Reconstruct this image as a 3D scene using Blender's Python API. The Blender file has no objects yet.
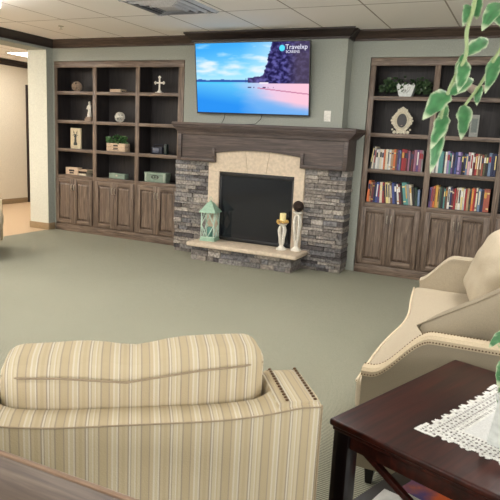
import bpy, bmesh, math, random
from mathutils import Vector, Matrix, noise
random.seed(7)
PI = math.pi
SC = bpy.context.scene
COL = SC.collection

# ---------------------------------------------------------------- materials
def new_mat(name):
    m = bpy.data.materials.new(name); m.use_nodes = True
    nt = m.node_tree; b = nt.nodes['Principled BSDF']
    return m, nt, b
def N(nt, t, **kw):
    n = nt.nodes.new(t)
    for k, v in kw.items():
        if hasattr(n, k): setattr(n, k, v)
        else: n.inputs[k].default_value = v
    return n
def lin(c):
    return tuple(((x/255)/12.92 if x/255 <= .04045 else ((x/255+.055)/1.055)**2.4) for x in c) + (1.,)
def ramp(nt, stops, interp='LINEAR'):
    r = nt.nodes.new('ShaderNodeValToRGB'); r.color_ramp.interpolation = interp
    els = r.color_ramp.elements
    while len(els) < len(stops): els.new(.5)
    for e, (p, c) in zip(els, stops): e.position = p; e.color = lin(c) if len(c) == 3 else c
    return r
def bump(nt, b, src, strength=.2, dist=.01):
    bp = N(nt, 'ShaderNodeBump', Strength=strength, Distance=dist)
    nt.links.new(src, bp.inputs['Height']); nt.links.new(bp.outputs[0], b.inputs['Normal'])
def plain(name, c, rough=.6, metal=0., bumpy=0., scale=60):
    m, nt, b = new_mat(name)
    b.inputs['Roughness'].default_value = rough; b.inputs['Metallic'].default_value = metal
    tc = N(nt, 'ShaderNodeTexCoord'); nz = N(nt, 'ShaderNodeTexNoise', Scale=scale, Detail=3.)
    nt.links.new(tc.outputs['Object'], nz.inputs['Vector'])
    d = tuple(max(0, int(x*.93)) for x in c); l = tuple(min(255, int(x*1.04)) for x in c)
    r = ramp(nt, [(.3, d), (.7, l)]); nt.links.new(nz.outputs['Fac'], r.inputs[0])
    nt.links.new(r.outputs[0], b.inputs['Base Color'])
    if bumpy: bump(nt, b, nz.outputs['Fac'], bumpy, .004)
    return m
def wood(name, dark, mid, light, axis='z', rough=.42, scale=1.):
    m, nt, b = new_mat(name)
    tc = N(nt, 'ShaderNodeTexCoord'); mp = N(nt, 'ShaderNodeMapping')
    s = {'z': (28, 28, 1.6), 'x': (1.6, 28, 28), 'y': (28, 1.6, 28)}[axis]
    mp.inputs['Scale'].default_value = tuple(q*scale for q in s)
    nt.links.new(tc.outputs['Object'], mp.inputs[0])
    n1 = N(nt, 'ShaderNodeTexNoise', Scale=1.3, Detail=6., Roughness=.62, Distortion=.9)
    nt.links.new(mp.outputs[0], n1.inputs['Vector'])
    n2 = N(nt, 'ShaderNodeTexNoise', Scale=5., Detail=3.)
    nt.links.new(mp.outputs[0], n2.inputs['Vector'])
    mx = N(nt, 'ShaderNodeMix'); mx.data_type = 'FLOAT'; mx.inputs[0].default_value = .35
    nt.links.new(n1.outputs['Fac'], mx.inputs[2]); nt.links.new(n2.outputs['Fac'], mx.inputs[3])
    r = ramp(nt, [(.36, dark), (.5, mid), (.64, light)])
    nt.links.new(mx.outputs[0], r.inputs[0]); nt.links.new(r.outputs[0], b.inputs['Base Color'])
    b.inputs['Roughness'].default_value = rough
    bump(nt, b, mx.outputs[0], .25, .002)
    return m
def emis(name, c, s):
    m = bpy.data.materials.new(name); m.use_nodes = True; nt = m.node_tree
    nt.nodes.clear(); e = N(nt, 'ShaderNodeEmission'); o = N(nt, 'ShaderNodeOutputMaterial')
    e.inputs[0].default_value = lin(c); e.inputs[1].default_value = s
    nt.links.new(e.outputs[0], o.inputs[0]); return m

OAK = ((62, 50, 42), (104, 88, 76), (138, 120, 104))
m_oak = wood('oak_vertical', *OAK, 'z')
m_oakx = wood('oak_horizontal', *OAK, 'x')
m_oaky = wood('oak_depth', *OAK, 'y')
m_oak_shade = wood('oak_niche_shade', (24, 21, 21), (38, 33, 33), (50, 44, 43), 'z', .55)  # same oak darkened: the shade inside the niches is put into the colour
m_mantel = wood('mantel_oak', (50, 41, 38), (72, 60, 56), (94, 80, 73), 'x')
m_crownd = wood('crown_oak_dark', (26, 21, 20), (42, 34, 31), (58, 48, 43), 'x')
m_crown = wood('crown_oak', (40, 31, 27), (66, 53, 46), (92, 76, 66), 'x')
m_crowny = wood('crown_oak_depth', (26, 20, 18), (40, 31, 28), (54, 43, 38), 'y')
m_cherry = wood('dark_cherry', (24, 8, 5), (44, 15, 10), (64, 25, 17), 'y', .36, .5)
m_cherry.node_tree.nodes['Principled BSDF'].inputs['Specular IOR Level'].default_value = .3
m_cherry_v = wood('dark_cherry_vertical', (10, 5, 5), (15, 7, 6), (22, 10, 9), 'z', .3, .5)
m_barn = wood('weathered_tabletop', (58, 47, 40), (88, 73, 62), (114, 98, 84), 'x', .5, .6)
m_wall = plain('sage_paint', (152, 156, 148), .75, 0, .05, 90)
m_palewall = plain('pale_wall_face', (204, 205, 192), .75, 0, .05, 90)  # paler than the room walls, for the end post and its hall side
m_hall = plain('warm_cream_paint', (220, 210, 192), .75, 0, .04, 90)
m_baseb = plain('tan_vinyl_baseboard', (150, 128, 98), .5)
m_lime = plain('limestone', (200, 184, 163), .75, 0, .3, 30)
m_joint = plain('limestone_joint', (150, 134, 114), .9)
m_black = plain('black_metal', (22, 22, 24), .4)
m_glassbk = plain('firebox_glass', (26, 28, 34), .12)
m_white = plain('white_paint', (226, 222, 210), .5, 0, .1, 40)
m_grille = plain('vent_enamel', (186, 186, 190), .45)
m_brass = plain('antique_nail', (92, 68, 44), .35, .8)
m_nickel = plain('brushed_nickel', (190, 182, 168), .3, .9)
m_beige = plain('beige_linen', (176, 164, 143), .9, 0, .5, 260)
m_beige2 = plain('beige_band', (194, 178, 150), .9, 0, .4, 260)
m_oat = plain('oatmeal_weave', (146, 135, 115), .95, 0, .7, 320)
m_oatp = plain('oatmeal_pillow_weave', (144, 133, 113), .95, 0, .6, 300)
m_pipe = plain('cream_piping', (222, 206, 178), .9)
m_plastic = plain('ivory_plastic', (222, 220, 212), .4)
m_ceram = plain('white_ceramic', (206, 210, 206), .35)
m_mint = plain('mint_paint', (150, 182, 160), .5, 0, .1, 40)
m_candle = plain('candle_wax', (238, 222, 160), .4)
m_gold = plain('gold_ring_flowers', (206, 168, 92), .6, 0, .4, 60)
m_dkbrown = plain('dark_twig', (48, 34, 26), .8)
m_twig = plain('pale_twig', (158, 138, 120), .8)
m_pages = plain('book_pages', (214, 202, 176), .8)
m_leafd = plain('dark_leaf', (44, 70, 36), .5)
m_lace = plain('white_lace', (226, 226, 222), .85)
m_cloth = plain('white_cloth', (216, 217, 216), .85, 0, .2, 300)
m_blue = plain('navy_box', (34, 38, 52), .6)
m_sageb = plain('sage_box', (128, 146, 130), .6, 0, .2, 30)
m_woodbox = plain('pale_wood_box', (196, 172, 146), .65, 0, .2, 30)
m_text = plain('dark_print', (52, 46, 44), .7)
m_soil = plain('soil', (50, 38, 28), .9)

def carpet(name, a, b_, c):
    m, nt, b = new_mat(name)
    tc = N(nt, 'ShaderNodeTexCoord')
    mp = N(nt, 'ShaderNodeMapping'); mp.inputs['Rotation'].default_value = (0, 0, .03)
    nt.links.new(tc.outputs['Object'], mp.inputs[0])
    wv = N(nt, 'ShaderNodeTexWave', Scale=22., Distortion=.7, Detail=2.); wv.bands_direction = 'Y'
    wv.inputs['Detail Scale'].default_value = 6.
    nt.links.new(mp.outputs[0], wv.inputs['Vector'])
    nz = N(nt, 'ShaderNodeTexNoise', Scale=170., Detail=2.); nt.links.new(mp.outputs[0], nz.inputs['Vector'])
    big = N(nt, 'ShaderNodeTexNoise', Scale=.9, Detail=2.); nt.links.new(mp.outputs[0], big.inputs['Vector'])
    mx = N(nt, 'ShaderNodeMix'); mx.data_type = 'FLOAT'; mx.inputs[0].default_value = .55
    nt.links.new(nz.outputs['Fac'], mx.inputs[2]); nt.links.new(wv.outputs['Fac'], mx.inputs[3])
    m2 = N(nt, 'ShaderNodeMix'); m2.data_type = 'FLOAT'; m2.inputs[0].default_value = .12
    nt.links.new(mx.outputs[0], m2.inputs[2]); nt.links.new(big.outputs['Fac'], m2.inputs[3])
    r = ramp(nt, [(.3, a), (.5, b_), (.68, c)])
    nt.links.new(m2.outputs[0], r.inputs[0]); nt.links.new(r.outputs[0], b.inputs['Base Color'])
    b.inputs['Roughness'].default_value = .95
    bump(nt, b, mx.outputs[0], .5, .004)
    return m
m_carpet = carpet('green_carpet', (96, 96, 81), (132, 132, 115), (165, 164, 146))
m_carpet2 = carpet('tan_carpet', (176, 148, 118), (200, 172, 140), (214, 190, 158))

def ceiling_mat():
    m, nt, b = new_mat('ceiling_tile')
    tc = N(nt, 'ShaderNodeTexCoord'); mp = N(nt, 'ShaderNodeMapping')
    mp.inputs['Location'].default_value = (.38+.71*12, 1.25+1.42*10, 0)
    nt.links.new(tc.outputs['Object'], mp.inputs[0])
    br = N(nt, 'ShaderNodeTexBrick', Scale=1.); br.offset = 0.; br.squash = 1.
    br.inputs['Mortar Size'].default_value = .009; br.inputs['Mortar Smooth'].default_value = .3
    br.inputs['Brick Width'].default_value = .71; br.inputs['Row Height'].default_value = 1.42
    br.inputs['Color1'].default_value = lin((247, 243, 239)); br.inputs['Color2'].default_value = lin((245, 241, 237))
    br.inputs['Mortar'].default_value = lin((158, 148, 140))
    nt.links.new(mp.outputs[0], br.inputs['Vector'])
    nt.links.new(br.outputs['Color'], b.inputs['Base Color'])
    nz = N(nt, 'ShaderNodeTexNoise', Scale=120., Detail=3.); nt.links.new(tc.outputs['Object'], nz.inputs['Vector'])
    b.inputs['Roughness'].default_value = .9; bump(nt, b, nz.outputs['Fac'], .2, .003)
    return m
m_ceil = ceiling_mat()

def stripes():
    m, nt, b = new_mat('striped_upholstery')
    tc = N(nt, 'ShaderNodeTexCoord'); sep = N(nt, 'ShaderNodeSeparateXYZ'); nt.links.new(tc.outputs['Object'], sep.inputs[0])
    sn = N(nt, 'ShaderNodeSeparateXYZ'); nt.links.new(tc.outputs['Normal'], sn.inputs[0])
    ab = N(nt, 'ShaderNodeMath'); ab.operation = 'ABSOLUTE'; nt.links.new(sn.outputs[0], ab.inputs[0])
    gt = N(nt, 'ShaderNodeMath'); gt.operation = 'GREATER_THAN'; gt.inputs[1].default_value = .8; nt.links.new(ab.outputs[0], gt.inputs[0])
    mx = N(nt, 'ShaderNodeMix'); mx.data_type = 'FLOAT'
    nt.links.new(gt.outputs[0], mx.inputs[0]); nt.links.new(sep.outputs[0], mx.inputs[2]); nt.links.new(sep.outputs[1], mx.inputs[3])
    mul = N(nt, 'ShaderNodeMath'); mul.operation = 'MULTIPLY'; mul.inputs[1].default_value = 1/.104
    nt.links.new(mx.outputs[0], mul.inputs[0])
    fr = N(nt, 'ShaderNodeMath'); fr.operation = 'FRACT'; nt.links.new(mul.outputs[0], fr.inputs[0])
    cream = (194, 182, 154); tan = (181, 165, 134); gry = (156, 144, 126); wht = (203, 195, 176); lt = (187, 172, 142)
    r = ramp(nt, [(0, cream), (.07, gry), (.10, tan), (.27, gry), (.295, lt), (.38, wht), (.42, cream), (.50, wht), (.53, gry), (.555, lt), (.62, tan),
                  (.70, lt), (.76, gry), (.79, wht), (.83, gry), (.85, cream), (.93, wht), (.96, lt)], 'CONSTANT')
    nt.links.new(fr.outputs[0], r.inputs[0]); nt.links.new(r.outputs[0], b.inputs['Base Color'])
    b.inputs['Roughness'].default_value = .9
    nz = N(nt, 'ShaderNodeTexNoise', Scale=260., Detail=2.); nt.links.new(tc.outputs['Object'], nz.inputs['Vector'])
    bump(nt, b, nz.outputs['Fac'], .4, .002)
    return m
m_stripe = stripes()
m_seam = plain('tan_welt', (150, 134, 110), .9)

def attr_mat(name, attr, rough=.8, bumps=.5, emit=0.):
    m, nt, b = new_mat(name)
    a = N(nt, 'ShaderNodeAttribute'); a.attribute_name = attr
    if emit:
        nt.nodes.clear(); a = N(nt, 'ShaderNodeAttribute'); a.attribute_name = attr
        e = N(nt, 'ShaderNodeEmission'); e.inputs[1].default_value = emit; o = N(nt, 'ShaderNodeOutputMaterial')
        nt.links.new(a.outputs['Color'], e.inputs[0]); nt.links.new(e.outputs[0], o.inputs[0]); return m
    tc = N(nt, 'ShaderNodeTexCoord'); nz = N(nt, 'ShaderNodeTexNoise', Scale=38., Detail=5.)
    nt.links.new(tc.outputs['Object'], nz.inputs['Vector'])
    r = ramp(nt, [(.3, (150, 150, 150)), (.7, (255, 255, 255))]); nt.links.new(nz.outputs['Fac'], r.inputs[0])
    mx = N(nt, 'ShaderNodeMix'); mx.data_type = 'RGBA'; mx.blend_type = 'MULTIPLY'; mx.inputs[0].default_value = 1 if bumps else 0
    nt.links.new(a.outputs['Color'], mx.inputs[6]); nt.links.new(r.outputs[0], mx.inputs[7])
    nt.links.new(mx.outputs[2], b.inputs['Base Color']); b.inputs['Roughness'].default_value = rough
    if bumps: bump(nt, b, nz.outputs['Fac'], bumps, .01)
    return m
m_stone = attr_mat('ledgestone', 'tint', .85, .6)
m_leaf = attr_mat('variegated_leaf', 'tint', .42, 0)
m_screen = attr_mat('screen_picture', 'tint', emit=.55)

# ---------------------------------------------------------------- mesh helper
class MB:
    def __init__(s): s.bm = bmesh.new(); s.col = None
    def _m(s, faces, mi):
        for f in faces: f.material_index = mi
    def box(s, x0, x1, y0, y1, z0, z1, bev=0., mi=0, seg=2, M=None, tint=None):
        r = bmesh.ops.create_cube(s.bm, size=1.)
        vs = r['verts']
        for v in vs:
            v.co = Vector(((x0+x1)/2+v.co.x*(x1-x0), (y0+y1)/2+v.co.y*(y1-y0), (z0+z1)/2+v.co.z*(z1-z0)))
        fs = set(f for v in vs for f in v.link_faces)
        if bev:
            es = list(set(e for f in fs for e in f.edges))
            b = bmesh.ops.bevel(s.bm, geom=es, offset=bev, segments=seg, affect='EDGES', profile=.5)
            fs = set(b['faces']) | set(f for f in fs if f.is_valid)
            vs = list(set(v for f in fs for v in f.verts)); fs = set(f for v in vs for f in v.link_faces)
        if M:
            for v in vs: v.co = M @ v.co
        s._m(fs, mi)
        if tint is not None: s.paint(fs, tint)
        return vs
    def paint(s, fs, c):
        if s.col is None: s.col = s.bm.loops.layers.float_color.new('tint')
        for f in fs:
            for l in f.loops: l[s.col] = c
    def prism(s, pts, a0, a1, axis='y', mi=0):
        def P(u, w, a): return {'y': (u, a, w), 'x': (a, u, w), 'z': (u, w, a)}[axis]
        A = [s.bm.verts.new(P(u, w, a0)) for u, w in pts]; B = [s.bm.verts.new(P(u, w, a1)) for u, w in pts]
        fs = [s.bm.faces.new(A), s.bm.faces.new(B[::-1])]
        n = len(pts)
        for i in range(n): fs.append(s.bm.faces.new((A[i], B[i], B[(i+1) % n], A[(i+1) % n])))
        s._m(fs, mi); return A+B
    def tube(s, pts, r, n=8, mi=0, closed=False):
        pts = [Vector(p) for p in pts]; rings = []; up = None
        L = len(pts)
        for i, p in enumerate(pts):
            t = (pts[(i+1) % L]-pts[i-1]) if closed else (pts[min(i+1, L-1)]-pts[max(i-1, 0)])
            t.normalize()
            if up is None: up = t.orthogonal().normalized()
            up = (up-t*up.dot(t))
            if up.length < 1e-5: up = t.orthogonal()
            up.normalize(); w = t.cross(up)
            rr = r[i] if isinstance(r, (list, tuple)) else r
            rings.append([s.bm.verts.new(p+(up*math.cos(2*PI*k/n)+w*math.sin(2*PI*k/n))*rr) for k in range(n)])
        fs = []
        for i in range(L if closed else L-1):
            a, b = rings[i], rings[(i+1) % L]
            for k in range(n): fs.append(s.bm.faces.new((a[k], a[(k+1) % n], b[(k+1) % n], b[k])))
        if not closed: fs.append(s.bm.faces.new(rings[0][::-1])); fs.append(s.bm.faces.new(rings[-1]))
        s._m(fs, mi); return [v for q in rings for v in q]
    def lathe(s, prof, c=(0, 0, 0), n=24, mi=0, sq=False):
        rings = []
        for r, z in prof:
            rings.append([s.bm.verts.new((c[0]+max(r, 1e-4)*math.cos(2*PI*(k+.5)/n), c[1]+max(r, 1e-4)*math.sin(2*PI*(k+.5)/n), c[2]+z)) for k in range(n)])
        fs = []
        for a, b in zip(rings, rings[1:]):
            for k in range(n): fs.append(s.bm.faces.new((a[k], a[(k+1) % n], b[(k+1) % n], b[k])))
        fs.append(s.bm.faces.new(rings[0][::-1])); fs.append(s.bm.faces.new(rings[-1])); s._m(fs, mi)
        return [v for q in rings for v in q]
    def ball(s, c, r, mi=0, sub=2, sc=(1, 1, 1)):
        q = bmesh.ops.create_icosphere(s.bm, subdivisions=sub, radius=r)
        for v in q['verts']: v.co = Vector((v.co.x*sc[0], v.co.y*sc[1], v.co.z*sc[2]))+Vector(c)
        s._m(set(f for v in q['verts'] for f in v.link_faces), mi); return q['verts']
    def cushion(s, x0, x1, y0, y1, z0, z1, r=.05, puff=.02, n=16, mi=0, wr=.004, seed=0., M=None, power=1.):
        vd = {}; nf = []
        def V(i, j, k):
            if (i, j, k) not in vd: vd[(i, j, k)] = s.bm.verts.new((-1+2*i/n, -1+2*j/n, -1+2*k/n))
            return vd[(i, j, k)]
        for a in range(n):
            for c_ in range(n):
                for e in (0, n):
                    nf.append(s.bm.faces.new([V(e, *p) for p in ((a, c_), (a+1, c_), (a+1, c_+1), (a, c_+1))]))
                    nf.append(s.bm.faces.new([V(p[0], e, p[1]) for p in ((a, c_), (a+1, c_), (a+1, c_+1), (a, c_+1))]))
                    nf.append(s.bm.faces.new([V(*p, e) for p in ((a, c_), (a+1, c_), (a+1, c_+1), (a, c_+1))]))
        vs = list(vd.values())
        h = Vector(((x1-x0)/2, (y1-y0)/2, (z1-z0)/2)); c = Vector(((x0+x1)/2, (y0+y1)/2, (z0+z1)/2))
        for v in vs:
            u = v.co.copy()
            u = Vector([math.sin(a*PI/2) for a in u])
            p = Vector((u.x*h.x, u.y*h.y, u.z*h.z))
            inner = Vector([max(-(h[i]-r), min(h[i]-r, p[i])) for i in range(3)])
            d = p-inner
            if d.length > 1e-6: p = inner+d.normalized()*r
            k = Vector([1-min(1, abs(u[i]))**2 for i in range(3)])
            ax = min(range(3), key=lambda i: h[i])
            o = [i for i in range(3) if i != ax]
            p[ax] += (1 if u[ax] > 0 else -1)*puff*(k[o[0]]*k[o[1]])**.6*abs(u[ax])
            nn = noise.noise_vector(p*7+Vector((seed, seed*2, 0)))
            p += nn*wr
            v.co = p+c
            if M: v.co = M @ v.co
        s._m(set(f for v in vs for f in v.link_faces), mi); return vs
    def build(s, name, mats, parent=None, angle=.7, smooth=True, loc=None, rot=None):
        me = bpy.data.meshes.new(name)
        bmesh.ops.recalc_face_normals(s.bm, faces=s.bm.faces[:])
        s.bm.to_mesh(me); s.bm.free()
        for m in (mats if isinstance(mats, (list, tuple)) else [mats]): me.materials.append(m)
        if smooth:
            for p in me.polygons: p.use_smooth = True
            me.set_sharp_from_angle(angle=angle)
        o = bpy.data.objects.new(name, me); COL.objects.link(o)
        if parent: o.parent = parent
        if loc: o.location = loc
        if rot: o.rotation_euler = rot
        return o
def thing(name, label, cat, loc=(0, 0, 0), rz=0, group=None):
    o = bpy.data.objects.new(name, None); COL.objects.link(o); o.empty_display_size = .1
    o.location = loc; o.rotation_euler = (0, 0, rz); o['label'] = label; o['category'] = cat
    if group: o['group'] = group
    return o
def tag(o, label, cat, group=None):
    o['label'] = label; o['category'] = cat
    if group: o['group'] = group
    return o
def struct(o): o['kind'] = 'structure'; return o
def copy_tree(o, parent=None):
    c = o.copy(); COL.objects.link(c); c.parent = parent
    for ch in list(o.children): copy_tree(ch, c)
    return c

# ---------------------------------------------------------------- room shell
CT = 2.74; XL = -5.972; XW = -6.33; XH = -8.72; YF = -9.5; XR = 3.4
b = MB(); b.box(XL, XR+.15, YF-.15, .2, -.1, 0); b.box(XL-.03, XL, -5.5, -.13, -.1, 0); struct(b.build('floor', m_carpet, smooth=False))
b = MB(); b.box(XH-.15, XL-.03, YF-.15, 4.2, -.1, 0); struct(b.build('floor', m_carpet2, smooth=False))
b = MB(); b.box(XH-.15, XR+.15, YF-.15, 4.2, CT, CT+.1); struct(b.build('ceiling', m_ceil, smooth=False))
b = MB()   # rear wall with recesses for the bookcases
b.box(XL, XR+.15, .33, .45, 0, CT); b.box(XL, -5.947, 0, .33, 0, CT)
b.box(-3.735, -1.305, 0, .33, 0, CT); b.box(.93, XR+.15, 0, .33, 0, CT)
b.box(-5.947, -3.735, 0, .33, 2.455, CT); b.box(-1.305, .93, 0, .33, 2.455, CT)
struct(b.build('wall_back', m_wall, smooth=False))
b = MB(); b.box(-3.49, -1.522, -.2, 0, 1.1, CT); struct(b.build('wall_chimney', m_wall, smooth=False))
def window_wall(name, axis, c0, c1, a0, a1, wins, z0=.85, z1=2.35):
    """a wall slab with openings for added, unseen windows; axis 'x' wall faces x, 'y' wall faces y"""
    b = MB()
    def B(p, q, za, zb):
        if axis == 'x': b.box(c0, c1, p, q, za, zb)
        else: b.box(p, q, c0, c1, za, zb)
    e = a0
    for (p, q) in wins:
        B(e, p, 0, CT); B(p, q, 0, z0); B(p, q, z1, CT); e = q
    B(e, a1, 0, CT)
    return struct(b.build(name, m_wall, smooth=False))
WR = [(-8.4, -6.4), (-5.6, -3.6)]; WF = [(-5.2, -3.0), (-2.0, .2), (1.0, 3.0)]
window_wall('wall_right', 'x', XR, XR+.15, YF, 0, WR)
def added_window(k, axis, c, p, q, nrm, power, z0=.85, z1=2.35):  # unseen windows, added to carry area lights that brighten the room
    def bb(b, a0, a1, d0, d1, za, zb):
        if axis == 'x': b.box(c+min(d0*nrm, d1*nrm), c+max(d0*nrm, d1*nrm), a0, a1, za, zb, .003)
        else: b.box(a0, a1, c+min(d0*nrm, d1*nrm), c+max(d0*nrm, d1*nrm), za, zb, .003)
    b = MB(); f_ = .06
    bb(b, p, q, -.1, -.04, z0, z0+f_); bb(b, p, q, -.1, -.04, z1-f_, z1); bb(b, p, p+f_, -.1, -.04, z0+f_, z1-f_); bb(b, q-f_, q, -.1, -.04, z0+f_, z1-f_); bb(b, (p+q)/2-.03, (p+q)/2+.03, -.1, -.04, z0+f_, z1-f_)
    fr = struct(b.build('added_window_%d' % k, m_white))
    b = MB(); bb(b, p-.03, q+.03, -.04, .03, z0-.03, z0); b.build('added_window_sill', m_white, fr)
    L = bpy.data.lights.new('fill_light', 'AREA'); L.shape = 'RECTANGLE'; L.size = q-p-.1; L.size_y = z1-z0-.1; L.energy = power; L.color = (1., .98, .96)  # area lamp set in the added opening to fill the room with light
    lo = bpy.data.objects.new('fill_light', L); COL.objects.link(lo)
    if axis == 'x': lo.location = (c-.12*nrm, (p+q)/2, (z0+z1)/2)
    else: lo.location = ((p+q)/2, c-.12*nrm, (z0+z1)/2)
    d = Vector((nrm, 0, 0)) if axis == 'x' else Vector((0, nrm, 0))
    lo.rotation_euler = d.to_track_quat('-Z', 'Z').to_euler()
for k, (p, q) in enumerate(WR): added_window(k+1, 'x', XR, p, q, -1, 40)
for k, (p, q) in enumerate(WF): added_window(k+3, 'y', YF, p, q, 1, 26)
window_wall('wall_front', 'y', YF-.15, YF, XL, XR+.15, WF)
b = MB(); b.box(XW, XL, YF-.15, -5.5, 0, CT); struct(b.build('wall_left', m_wall, smooth=False))
# header over the opening and its pale end post
b = MB(); b.box(XW, XL, -5.5, -.13, 2.597, CT); struct(b.build('wall_left', m_wall, smooth=False))
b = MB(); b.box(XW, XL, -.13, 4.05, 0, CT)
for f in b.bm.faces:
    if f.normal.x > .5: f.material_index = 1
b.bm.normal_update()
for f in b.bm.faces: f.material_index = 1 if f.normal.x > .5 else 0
struct(b.build('wall_left', [m_palewall, m_wall], smooth=False))
b = MB(); b.box(XH-.15, XH, YF-.15, 4.2, 0, CT); struct(b.build('wall_hall', m_hall, smooth=False))
b = MB(); b.box(XH, XW, 4.05, 4.2, 0, CT); b.box(XH, XW, YF-.15, YF, 0, CT); struct(b.build('wall_hall', m_hall, smooth=False))

def crown(name, p0, p1, nrm, mat, h=.11, d=.098, ext=0):
    """crown moulding along p0->p1 on a wall whose outward normal is nrm"""
    p0 = Vector((*p0, CT)); p1 = Vector((*p1, CT)); nv = Vector((*nrm, 0)); tv = (p1-p0).normalized()
    prof = [(0, 0), (d, 0), (d, -.018), (d-.012, -.03), (d-.03, -.045), (.034, -.075), (.022, -.088), (.022, -h), (0, -h)]
    b = MB(); A = []; B = []
    for o, z in prof:
        A.append(b.bm.verts.new(p0-tv*(o*ext)+nv*o+Vector((0, 0, z)))); B.append(b.bm.verts.new(p1+tv*(o*ext)+nv*o+Vector((0, 0, z))))
    b.bm.faces.new(A); b.bm.faces.new(B[::-1]); n = len(prof)
    for i in range(n): b.bm.faces.new((A[i], B[i], B[(i+1) % n], A[(i+1) % n]))
    return struct(b.build(name, mat, angle=.5))
crown('trim_1', (XL, 0), (-3.49, 0), (0, -1), m_crown)
crown('trim_2', (-1.522, 0), (XR, 0), (0, -1), m_crown)
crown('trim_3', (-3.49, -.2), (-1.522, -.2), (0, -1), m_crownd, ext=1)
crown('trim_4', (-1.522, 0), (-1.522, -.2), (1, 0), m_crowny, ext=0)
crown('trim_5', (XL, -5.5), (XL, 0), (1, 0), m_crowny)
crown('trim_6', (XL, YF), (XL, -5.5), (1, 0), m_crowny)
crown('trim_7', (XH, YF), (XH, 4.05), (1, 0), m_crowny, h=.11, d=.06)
def base(name, x0, x1, y0, y1, h=.1, mat=None):
    b = MB(); b.box(x0, x1, y0, y1, 0, h, .004); return struct(b.build(name, mat or m_baseb))
base('baseboard_hall', XH, XH+.014, YF, 2.13, .1)
base('baseboard_hall', XH, XH+.014, 2.29, 4.05, .1)
base('baseboard_left', XW-.012, XL+.012, -.144, -.13, .1)
base('baseboard_left', XL, XL+.012, -.13, 0, .1)
base('baseboard_left', XL, XL+.012, YF, -5.5, .1)
base('baseboard_back', .935, XR, -.014, 0, .1)
base('baseboard_right', XR-.014, XR, YF, -.02, .1)
base('baseboard_front', XL+.02, XR-.02, YF, YF+.014, .1)
# hall door with dark casing
d = MB(); d.box(XH, XH+.03, 2.14, 2.27, 0, 2.32, .006); d.box(XH, XH+.03, 2.27, 3.17, 2.2, 2.32, .006); d.box(XH, XH+.03, 3.17, 3.3, 0, 2.32, .006)
d = struct(d.build('door_1', m_crowny))
q = MB(); q.box(XH+.002, XH+.016, 2.27, 3.17, .01, 2.2); q.build('door_leaf', m_oak, d)
q = MB(); q.lathe([(.005, 0), (.02, 0), (.024, .02), (.012, .035)], n=12)
q.build('door_handle', m_nickel, d, loc=(XH+.016, 2.36, 1.), rot=(0, PI/2, 0))

# ---------------------------------------------------------------- bookcases
SH = [2.0364, 1.6295, 1.223, .838]     # shelf tops at the front edge
def raised_door(parent, x0, x1, z0, z1, handle_x):
    b = MB(); y = -.026; st = .058
    b.box(x0, x0+st, y, -.002, z0, z1, .003); b.box(x1-st, x1, y, -.002, z0, z1, .003)
    dr = b.build('door', m_oak, parent)
    for ra, rb in ((z0, z0+st), (z1-st, z1)):
        b = MB(); b.box(x0+st, x1-st, y+.001, -.002, ra, rb, .003); b.build('door_rail', m_oakx, dr)
    b = MB(); px0, px1, pz0, pz1 = x0+st, x1-st, z0+st, z1-st
    # raised centre panel: sloped field rising to a flat
    o = .032; A = [(px0, -.003, pz0), (px1, -.003, pz0), (px1, -.003, pz1), (px0, -.003, pz1)]
    B = [(px0+o, -.022, pz0+o), (px1-o, -.022, pz0+o), (px1-o, -.022, pz1-o), (px0+o, -.022, pz1-o)]
    A = [b.bm.verts.new(p) for p in A]; B = [b.bm.verts.new(p) for p in B]
    b.bm.faces.new(B)
    for i in range(4): b.bm.faces.new((A[i], A[(i+1) % 4], B[(i+1) % 4], B[i]))
    C_ = [b.bm.verts.new((v.co.x, -.0015, v.co.z)) for v in A]
    for i in range(4): b.bm.faces.new((A[i], C_[i], C_[(i+1) % 4], A[(i+1) % 4]))
    b.bm.faces.new(C_[::-1])
    b.build('raised_panel', m_oak, dr, angle=.2)
    b = MB(); hz = z1-.12
    b.tube([(handle_x, -.022, hz-.045), (handle_x, -.045, hz-.04), (handle_x, -.05, hz), (handle_x, -.045, hz+.04), (handle_x, -.022, hz+.045)], .0055, 8)
    b.build('handle', m_nickel, dr)
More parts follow.
